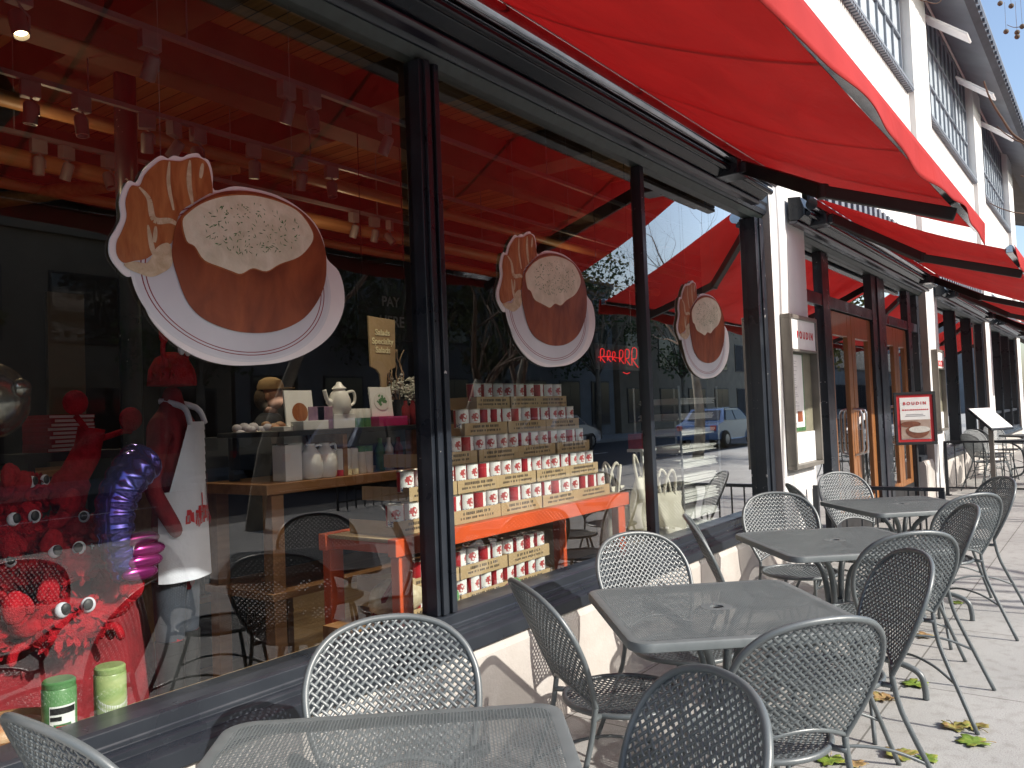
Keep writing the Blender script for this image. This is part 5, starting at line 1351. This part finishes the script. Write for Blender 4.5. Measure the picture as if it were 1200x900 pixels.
# ------------------------------------------------------------------ newspapers, bags, neon
rk = thing('newspaper_rack','black wire rack stacked with newspapers in the third pane','rack',(5.55,2.62,FL)); ro = Vector((-5.55,-2.62,-FL))
q = MB()
for x in (5.24,5.90):
    for y in (2.45,2.80): q.tube([(x,y,FL),(x,y,1.60)], .008, 6)
q.build('upright', M['steel'], rk, loc=ro)
LV = [.30,.42,.55,.66,.78,.90,1.02,1.13,1.25,1.36,1.47]
for z in LV:
    q = MB()
    for y in (2.46,2.54,2.62,2.70,2.79): q.tube([(5.24,y,z-.004),(5.90,y,z-.004)], .004, 5)
    q.build('wire_shelf', M['black'], rk, loc=ro)
rr = random.Random(31)
for k, z in enumerate(LV):
    h = rr.uniform(.035,.075); n = int(h/.008)
    q = MB()
    for i in range(n):
        a, b = rr.uniform(-.02,.02), rr.uniform(-.014,.014); q.box(-.30+a,.30+a,-.15+b,.15+b,.0085*i,.0085*i+.0068)
        q.tube([(-.30+a,-.15+b,.0085*i+.0034),(.30+a,-.15+b,.0085*i+.0034)], .0036, 6)
    o = q.build('newspaper_pile', M['newsprint'], loc=(5.57,2.62,z+.003)); tag(o,'pile of folded newspapers on the wire rack, %s shelf from the bottom' % ['lowest','second','third','fourth','fifth','sixth','seventh','eighth','ninth','tenth','topmost'][k],'newspapers','newspaper piles on the rack')
def tote(x, y, z, w, h, rz, label):
    t = thing('tote_bag', label, 'bag', (x,y,z), rz, 'cream canvas bags in the window')
    q = MB(); n = 18; V = []; F = []
    for j in range(9):
        v = j/8; d = .10*(1-v)**.6+.015
        for k in range(2*n):
            a = 2*pi*k/(2*n); V.append((w/2*(abs(cos(a))**.35)*(1 if cos(a)>0 else -1)*(1-.06*v)+.008*sin(v*9+a*3), d*sin(a)*.8+.006*sin(a*5+v*7), h*v))
    m2 = 2*n
    for j in range(8):
        for k in range(m2): F.append((j*m2+k, j*m2+(k+1)%m2, (j+1)*m2+(k+1)%m2, (j+1)*m2+k))
    F.append(tuple(range(m2))); q.add(V,F); q.build('bag_body', M['canvas'], t, smooth=60)
    for y0 in (-.012,.012):
        q = MB(); q.tube(smooth_path([(-w*.22,y0,h*.9),(-w*.18,y0*3,h*1.25),(0,y0*4,h*1.42),(w*.18,y0*3,h*1.25),(w*.22,y0,h*.9)],5), .010, 6); q.build('handle', M['canvas'], t, smooth=True)
tote(4.93,2.60,.66,.28,.34,.25,'cream canvas bag hanging just right of the middle mullion'); tote(5.10,2.50,.52,.24,.36,-.3,'cream canvas bag standing beside the newspaper rack'); tote(4.58,2.62,.50,.26,.42,.6,'cream canvas bag behind the right leg of the orange rack'); tote(4.80,2.76,.56,.24,.38,-.2,'crumpled cream bag left of the middle mullion')
q = MB(); q.box(4.48,5.22,2.42,2.88,FL,.498); q.box(5.252,5.26,2.42,2.44,FL,.518); tag(q.build('display_block', M['dark']),'dark block carrying the canvas bags','display block')
rb = carton((5.06,2.66,1.18),.16,.12,.10,'tin_red','red box above the hanging canvas bag','box'); q = MB(); q.box(4.96,5.16,2.6,2.72,.66+.5,1.179); q.box(5.05,5.07,2.65,2.67,FL,1.1595); tag(q.build('box_stand',M['paper']),'white stand under the red box by the middle mullion','stand')
# red neon script on the back of the window
nn = thing('neon_sign','small red neon script sign glowing deep in the second pane','neon sign',(at(728,418,3.2).x,3.2,1.87)); q = MB()
def stroke(pts): q.tube(smooth_path([(x,0,z) for x, z in pts],4), .0035, 6)
for x0, s in ((-.30,1),(-.20,.8),(-.12,.7),(0,1),(.10,1.2),(.22,1.5)):
    stroke([(x0-.03*s,-.04*s),(x0-.02*s,.05*s),(x0+.03*s,.05*s),(x0+.02*s,0),(x0-.02*s,-.01),(x0+.04*s,-.05*s)])
stroke([(-.36,-.01),(-.2,.0),(0,-.01)]); stroke([(.02,-.12),(.08,-.13),(.13,-.12)])
q.build('tube', M['neon'], nn, smooth=True)
q = MB(); q.tube([(-.3,.02,.06),(-.3,.02,2.4)], .003, 5); q.tube([(.22,.02,.08),(.22,.02,2.4)], .003, 5); q.box(-.38,.34,.015,.022,-.10,.10); q.build('backing', M['black'], nn)

# ------------------------------------------------------------------ track lights
def track(y, z, label):
    t = thing('lighting_track', label, 'track', (5, y, z), 0, 'lighting tracks under the ceiling')
    q = MB(); q.box(-6, 8, -.018, .018, -.016, .016); q.build('rail', M['rail_grey'], t)
    for x in (-4.2,-2.4,-.6,1.2,3,4.8,6.6):
        q = MB(); q.tube([(x,0,.016),(x,0,4.29-z)], .006, 6); q.build('drop_rod', M['rail_grey'], t)
TR = [(4.10,3.60),(5.22,3.60),(6.3,3.62)]
for (y, z), nm in zip(TR, ('nearest to the glass','in the middle','deepest in the shop')): track(y, z, 'pale lighting track '+nm)
def head(x, y, z, lit, tilt, rz, label):
    t = thing('track_light', label, 'spotlight', (x,y,z-.018), rz, 'track spotlights under the ceiling')
    q = MB(); q.box(-.055,.055,-.03,.03,-.10,0); q.build('adapter', M['lamp_grey'], t, bevel=.005)
    R = Matrix.Rotation(tilt, 3, 'X'); c = Vector((0,0,-.20))
    q = MB(); q.tube([(0,0,-.101),(.047,0,-.14),(.047,0,-.20)], .007, 6); q.build('yoke', M['lamp_grey'], t)
    q = MB(); q.lathe([(.03,.075),(.040,.06),(.040,-.06),(.034,-.06),(.034,-.03)], 18, c, 0, R); q.build('lamp_housing', M['lamp_grey'], t, smooth=40)
    if lit:
        q = MB(); q.lathe([(.033,-.034),(.02,-.030),(.002,-.029)], 18, c, 0, R); q.build('bulb', M['lampglass'], t, smooth=True)
    else:
        q = MB(); q.lathe([(.033,-.034),(.002,-.033)], 18, c, 0, R); q.build('lens', M['black'], t)
HD = [(0,'22,4,1'),(0,'175,38,0'),(0,'335,82,1'),(0,'365,93,0'),(0,'450,125,0'),(1,'35,98,0'),(1,'95,112,0'),(1,'172,142,0'),(1,'204,150,1'),(1,'232,158,0'),(1,'297,176,1'),(1,'352,184,0'),(1,'388,196,0'),(2,'45,176,0'),(2,'78,188,0'),(2,'128,198,0'),(2,'413,208,0'),(2,'437,212,0'),(2,'455,218,0'),(2,'300,200,1')]
LIT = []
for i, (k, s) in enumerate(HD):
    px, py, lit = [int(v) for v in s.split(',')]; y, z = TR[k]
    p = at(px, py, y); ti = RNG.uniform(.1,.7)*(1 if i % 3 else -1)
    wh = ['on the nearest track','on the middle track','on the deepest track'][k]
    odd = ['first from the left','second from the left','third from the left','fourth from the left','fifth from the left','sixth from the left','seventh from the left','eighth from the left']
    n_in = sum(1 for a, b in HD[:i] if a == k)
    head(p.x, y, z, lit, ti, RNG.uniform(-.5,.5), ('lit' if lit else 'unlit')+' white spotlight '+wh+', '+odd[n_in])
    if lit: LIT.append((p.x, y, z-.30))

t = thing('lighting_track', 'added short lighting track out of view behind the window head', 'track', (3.2, 2.85, 3.60), 0, 'lighting tracks under the ceiling')  # unseen track and two lamps, added to brighten the tea shelf
q = MB(); q.box(-1.6, 1.6, -.018, .018, -.016, .016); q.build('rail', M['rail_grey'], t)
for x in (-1.4, 1.4):
    q = MB(); q.tube([(x,0,.016),(x,0,.69)], .006, 6); q.build('drop_rod', M['rail_grey'], t)
head(2.75, 2.85, 3.60, 1, .35, 0, 'added spotlight out of view above the tea shelf, left of two'); head(3.45, 2.85, 3.60, 1, .35, 0, 'added spotlight out of view above the tea shelf, right of two')
ADDED_SPOTS = [(2.75,2.84,3.34,(2.75,3.35,1.35)),(3.45,2.84,3.34,(3.3,3.4,1.55))]
# ------------------------------------------------------------------ the street side (seen in the glass)
def bare_tree(x, y, h, label, seed, lean=(0,0), depth=5, r0=.13):
    t = thing('plane_tree', label, 'tree', (x,y,0), 0, 'bare plane trees on the pavement')
    r = random.Random(seed); tr = MB(); br = MB(); balls = MB()
    def limb(p, d, L, rad, lev, mb):
        n = 5; pts = [p.copy()]; dd = d.normalized()
        for i in range(n):
            dd = (dd + Vector((r.gauss(0,.13),r.gauss(0,.13),r.gauss(.03,.10)))*(.6 if lev == 0 else 1)).normalized()
            pts.append(pts[-1] + dd*L/n)
        rs = [rad*(1-.45*i/n) for i in range(n+1)]
        if lev >= depth-1: rs[-1] = rad*.25
        mb.tube(pts, rs, 8 if lev < 2 else (5 if lev < 4 else 4))
        if lev >= depth:
            return
        k = r.choice([2,3]) if lev else 4
        for j in range(k):
            i = n if j == 0 else r.randint(2, n)
            ax = Vector((r.gauss(0,1),r.gauss(0,1),r.gauss(.15,.5))).normalized()
            nd = (dd*.9 + ax*r.uniform(.5,.85)).normalized()
            limb(pts[i], nd, L*r.uniform(.58,.78), rs[i]*r.uniform(.5,.72), lev+1, br)
    limb(Vector((0,0,-.05)), Vector((lean[0],lean[1],1)), h*.36, r0, 0, tr)
    tr.build('trunk', M['bark'], t, smooth=True, fix=False); br.build('branches', M['twig'], t, smooth=True, fix=False)
    return t
def leafy_tree(x, y, h, rad, label, seed, mat='leafgreen', nleaf=3800, zc=None, sz=.11):
    t = thing('leafy_tree', label, 'tree', (x,y,0), 0, 'leafy street trees across the road')
    r = random.Random(seed); q = MB(); q.tube([(0,0,-.1),(.05,.02,h*.3),(0,.05,h*.55)], [.17,.13,.08], 9)
    cl = []
    for k in range(16):
        a = r.uniform(0,6.28); z = h*r.uniform(.42,.95); rr = rad*sin(pi*min(.95,(z/h-.3)/.72))*r.uniform(.35,.9); cl.append((Vector((rr*cos(a),rr*sin(a),z)), rad*r.uniform(.28,.48)))
    for c, s in cl: q.tube([(0,0,h*.32),tuple(c*.5+Vector((0,0,h*.2))),tuple(c)], [.06,.04,.015], 5)
    q.build('trunk', M['bark'], t, smooth=True, fix=False)
    f = MB()
    for k in range(nleaf):
        c, s = r.choice(cl); d = Vector((r.gauss(0,1),r.gauss(0,1),r.gauss(0,.8))).normalized()*s*r.random()**.4; p = c+d
        a = Vector((r.gauss(0,1),r.gauss(0,1),r.gauss(0,1))).normalized(); b = a.cross(Vector((r.gauss(0,1),r.gauss(0,1),r.gauss(0,1)))).normalized(); e = sz*r.uniform(.6,1.3)
        f.face([p-a*e, p-b*e*.6, p+a*e, p+b*e*.6])
    f.build('crown', M[mat], t, fix=False)
    return t
T1 = bare_tree(6.9, -4.9, 8.0, 'bare plane tree on the pavement opposite the white pillar', 3, lean=(.04,.05))
bare_tree(12.6, -5.0, 8.0, 'bare plane tree farther along the pavement', 8, lean=(-.05,.03))
bare_tree(21.5, -4.9, 9.0, 'bare plane tree far along the pavement', 14, lean=(.03,0), depth=6, r0=.17)
bare_tree(11.2, -5.2, 6.5, 'slanting bare plane tree whose trunk shows in the second pane', 21, lean=(.42,-.05), r0=.15)
# hanging twigs with seed balls over the pavement, upper right of the view
def twig_run(px_pts, Y, rad, balls, label):
    pts = [at(px, py, Y if not isinstance(Y, (list,tuple)) else Y[i]) for i, (px, py) in enumerate(px_pts)]
    return pts
tw = MB(); bl = MB()
def tube_px(seq, r_, D):
    """twig through points at distance D along the view"""
    P_ = [Vector((0,0,H)) + (fw + r2*((px-600)/FPX) - u2*((py-450)/FPX))*D for px, py in seq]
    L_ = T1.location; P_ = [p - L_ for p in P_]
    sp = smooth_path(P_, 5); n = len(sp); tw.tube(sp, [r_*(1-.6*i/n) for i in range(n)], 6); return sp
D = 5.2
big = tube_px([(1300,60),(1260,150),(1215,168),(1190,160),(1175,140),(1160,115),(1153,95)], .012, D)
tube_px([(1215,168),(1195,166),(1180,158),(1168,148)], .006, D)
tube_px([(1250,240),(1215,249),(1195,250),(1175,245),(1160,238)], .006, D)
tube_px([(1230,205),(1208,208),(1196,206)], .006, D); tube_px([(1230,180),(1205,172),(1192,163)], .008, D)
tube_px([(1090,-15),(1078,-2),(1086,2),(1098,4),(1106,-3)], .005, D)
tube_px([(1260,20),(1215,28),(1198,31),(1188,32),(1180,29)], .004, D)
tube_px([(1300,60),(1400,-60),(1520,-330)], .02, D)
r_ = random.Random(5)
BALLS = [(1172,4),(1185,7),(1179,37),(1192,38),(1192,43),(1174,-8),(1198,31)]
for px, py in BALLS:
    p = Vector((0,0,H)) + (fw + r2*((px-600)/FPX) - u2*((py-450)/FPX))*D - T1.location
    bl.ell(p, .016,.016,.016, 12, 8)
    tw.tube([p, p+Vector((r_.uniform(-.02,.02),0,.08)), p+Vector((r_.uniform(-.03,.03),0,.2))], .0009, 4)
# join the hanging twigs to the trunk with a long limb
e0 = Vector((0,0,H)) + (fw + r2*((1520-600)/FPX) - u2*((-330-450)/FPX))*D - T1.location
tw.tube(smooth_path([e0, (e0+Vector((0,0,4.2)))*.5+Vector((.3,0,.6)), Vector((.1,.1,2.6))], 6), [.02+.0022*i for i in range(13)], 7)
tw.build('low_limb', M['twig'], T1, smooth=True, fix=False); bl.build('seed_balls', M['print'], T1, smooth=True, fix=False)
LT = [(14,-17.3,8,2.6),(22,-17.0,9,3.0),(29,-17.4,9,3.0),(37,-17.2,10,3.4),(47,-17,10,3.4),(6,-17.4,7,2.2)]
for i, (x, y, h, rr) in enumerate(LT):
    leafy_tree(x, y, h, rr, 'dark leafy tree across the road, %s along the row' % ['second','third','fourth','fifth','farthest','nearest'][i], 40+i, ['leafgreen','leafgreen','leafolive'][i % 3])
leafy_tree(32, -4.6, 7.5, 2.4, 'olive leafy tree on this pavement, far down the street', 77, 'leafolive')

def car(x, y, mat, label, rz=0, tall=0):
    t = thing('parked_car', label, 'car', (x,y,-.14), rz, 'cars parked across the road')
    prof = [(-2.1,.32),(-2.15,.60),(-2.05,.88),(-1.75,.95),(-1.45,1.0),(-.95,1.42+tall),(-.3,1.48+tall),(.55,1.45+tall),(1.15,1.02),(1.75,.90),(2.1,.72),(2.15,.42),(2.05,.30)]
    q = MB(); V = []; F = []; n = len(prof); W = [(-.78,.93),(-.86,1.0),(.86,1.0),(.78,.93)]
    for yy, f in W:
        for px, pz in prof: V.append((px*(1 if abs(yy) > .8 else .985), yy*(1 if pz < 1.05 else .80), pz))
    for k in range(3):
        for i in range(n): F.append((k*n+i, k*n+(i+1) % n, (k+1)*n+(i+1) % n, (k+1)*n+i))
    F.append(tuple(range(n))); F.append(tuple(range(4*n-1, 3*n-1, -1)))
    q.add(V,F); q.build('body', M[mat], t, smooth=35, bevel=.03)
    for sg in (-1,1):
        for a, b, c, d in ((-1.25,-.30,-.85,-.30),(-.22,.98,-.22,.50)):
            q = MB(); q.face([(a,sg*.835,1.04),(b,sg*.835,1.04),(d,sg*.70,1.38+tall),(c,sg*.70,1.38+tall)]); q.build('window', M['carglass'], t)
        for wx in (-1.32,1.35):
            q = MB(); q.lathe([(.20,-.10),(.30,-.10),(.33,-.07),(.33,.07),(.30,.10),(.20,.10)], 22, (wx,sg*.80,.33), rot=Matrix.Rotation(pi/2,3,'X')); w = q.build('wheel', M['tyre'], t, smooth=40)
            q = MB(); q.lathe([(.02,-.11),(.19,-.105),(.2,-.06),(.2,.06),(.19,.105),(.02,.11)], 18, (wx,sg*.80,.33), rot=Matrix.Rotation(pi/2,3,'X')); q.build('rim', M['steel'], w, smooth=40)
        q = MB(); q.box(2.06,2.16,sg*.62-.14,sg*.62+.14,.62,.74); q.build('headlight', M['paper'], t, bevel=.01)
        q = MB(); q.box(-2.16,-2.06,sg*.66-.10,sg*.66+.10,.68,.86); q.build('tail_light', M['red_ink'], t, bevel=.01)
    q = MB(); q.face([(-1.42,-.64,1.06),(-1.42,.64,1.06),(-1.02,.56,1.37+tall),(-1.02,.56-1.12,1.37+tall)]); q.build('rear_window', M['carglass'], t)
    q = MB(); q.face([(1.12,-.64,1.07),(1.12,.64,1.07),(.64,.58,1.40+tall),(.64,-.58,1.40+tall)]); q.build('windscreen', M['carglass'], t)
for x, y, mat, lab, tl in ((14.4,-10.4,'carblue','tall pale blue car out on the road, nearest of all',.22),(15.8,-14.5,'cargrey','grey car parked across the road second in line',0),(28.5,-14.2,'carwhite','white car parked across the road third in line',0),(31,-8.2,'carblue','blue car driving on the near side of the road',.05),(41,-8.4,'cargrey','grey car far along the near side of the road',0),(3.4,-14.5,'cargrey','dark grey car parked across the road at the left',.1)):
    car(x, y, mat, lab, 0, tl)

def far_building(x0, x1, y, h, mat, label, n, storeys):
    t = thing('street_building', label, 'building', ((x0+x1)/2, y, 0)); w = x1-x0
    q = MB(); q.box(-w/2, w/2, -8, 0, -.3, h); q.box(-w/2-.15, w/2+.15, -8.1, .18, h, h+.35); q.build('wall', M[mat], t)
    for s in range(storeys):
        for k in range(n):
            cx = -w/2+w*(k+.5)/n; ww = w/n*.62; z0 = .6+s*(h-.4)/storeys; z1 = z0+(h-.4)/storeys*.62
            q = MB(); q.box(cx-ww/2, cx+ww/2, .005, .06, z0, z1)
            f = q.build('window_frame', M['frame'], t)
            q = MB(); q.box(cx-ww/2+.08, cx-.03, .061, .065, z0+.08, z1-.08); q.box(cx+.03, cx+ww/2-.08, .061, .065, z0+.08, z1-.08); q.build('pane', M['carglass'], f)
far_building(-34,-3,-20,8.5,'brick_far','long blue grey building across the road at the left',9,2)
far_building(-2.8,17,-20,7.2,'tan_far','tan building across the road with two rows of windows',6,2)
far_building(17.3,44,-20.2,8.8,'grey_far','grey building across the road behind the trees',8,2)
far_building(44.4,90,-20,7.5,'tan_far','long tan building far along the opposite side',10,2)
far_building(91,170,-20,9,'grey_far','grey building at the far end of the opposite side',10,2)
far_building(96,150,-6.5,9,'grey_far','pale grey building closing the far end of the street',6,2)
# low railing along the kerb
kr = thing('railing','black railing along the kerb, reflected in the third pane','railing',(13,-5.6,0))
q = MB(); q.box(-4,4,-.02,.02,.86,.90); q.build('top_rail', M['frame'], kr); q = MB(); q.box(-4,4,-.015,.015,.12,.15); q.build('bottom_rail', M['frame'], kr)
for k in range(41):
    q = MB(); q.tube([(-4+.2*k,0,0),(-4+.2*k,0,.86)], .012 if k % 10 else .025, 6); q.build('baluster', M['frame'], kr)

# ------------------------------------------------------------------ light
EL = 32.5
w = bpy.data.worlds.new('World'); SC.world = w; w.use_nodes = True
nt = w.node_tree; bg = nt.nodes['Background']; sky = nt.nodes.new('ShaderNodeTexSky'); sky.sky_type = 'NISHITA'; sky.sun_disc = False
sky.sun_elevation = radians(EL); sky.sun_rotation = radians(174); sky.air_density = 1.0; sky.dust_density = 2.2; sky.ozone_density = 1.2
nt.links.new(sky.outputs[0], bg.inputs[0]); bg.inputs[1].default_value = .15
sl = bpy.data.lights.new('sun','SUN'); sl.energy = 3.7; sl.angle = radians(.53); sl.color = (1,.95,.87)
so_ = bpy.data.objects.new('sun', sl); COL.objects.link(so_); so_.rotation_euler = (radians(90-EL),0,radians(6)); so_.location = (0,-10,10)
for i, (x, y, z) in enumerate(LIT):
    l = bpy.data.lights.new('spotlight_beam','SPOT'); l.energy = 14; l.spot_size = radians(75); l.spot_blend = .6; l.color = (1,.78,.5); l.shadow_soft_size = .03
    o = bpy.data.objects.new('spotlight_beam', l); COL.objects.link(o); o.location = (x,y,z-.03); o.rotation_euler = (radians(12 if i % 2 else -25),radians(8),0)
for x, y in ((2.5,5.6),(5.5,6.0),(9,5.5)):  # added fill lights that lift the ceiling, no fixture belongs to them
    l = bpy.data.lights.new('ceiling_fill','POINT'); l.energy = 3.5; l.color = (1,.72,.42); l.shadow_soft_size = .05
    o = bpy.data.objects.new('ceiling_fill', l); COL.objects.link(o); o.location = (x,y,3.2)
for x, y, z, tg in ADDED_SPOTS:  # beams of the added, unseen shelf lamps
    l = bpy.data.lights.new('spotlight_beam','SPOT'); l.energy = 55; l.spot_size = radians(48); l.spot_blend = .5; l.color = (1,.86,.66); l.shadow_soft_size = .03
    o = bpy.data.objects.new('spotlight_beam', l); COL.objects.link(o); o.location = (x,y,z); o.rotation_euler = (Vector(tg)-Vector((x,y,z))).to_track_quat('-Z','Y').to_euler()
vs = SC.view_settings; vs.view_transform = 'Standard'; vs.look = 'None'; vs.exposure = 0.74; vs.gamma = 1; vs.use_curve_mapping = False
SC.display_settings.display_device = 'sRGB'
c = SC.cycles; c.max_bounces = 10; c.transparent_max_bounces = 24; c.glossy_bounces = 5; c.transmission_bounces = 6; c.diffuse_bounces = 4; c.caustics_reflective = False; c.caustics_refractive = False
c.sample_clamp_indirect = 6
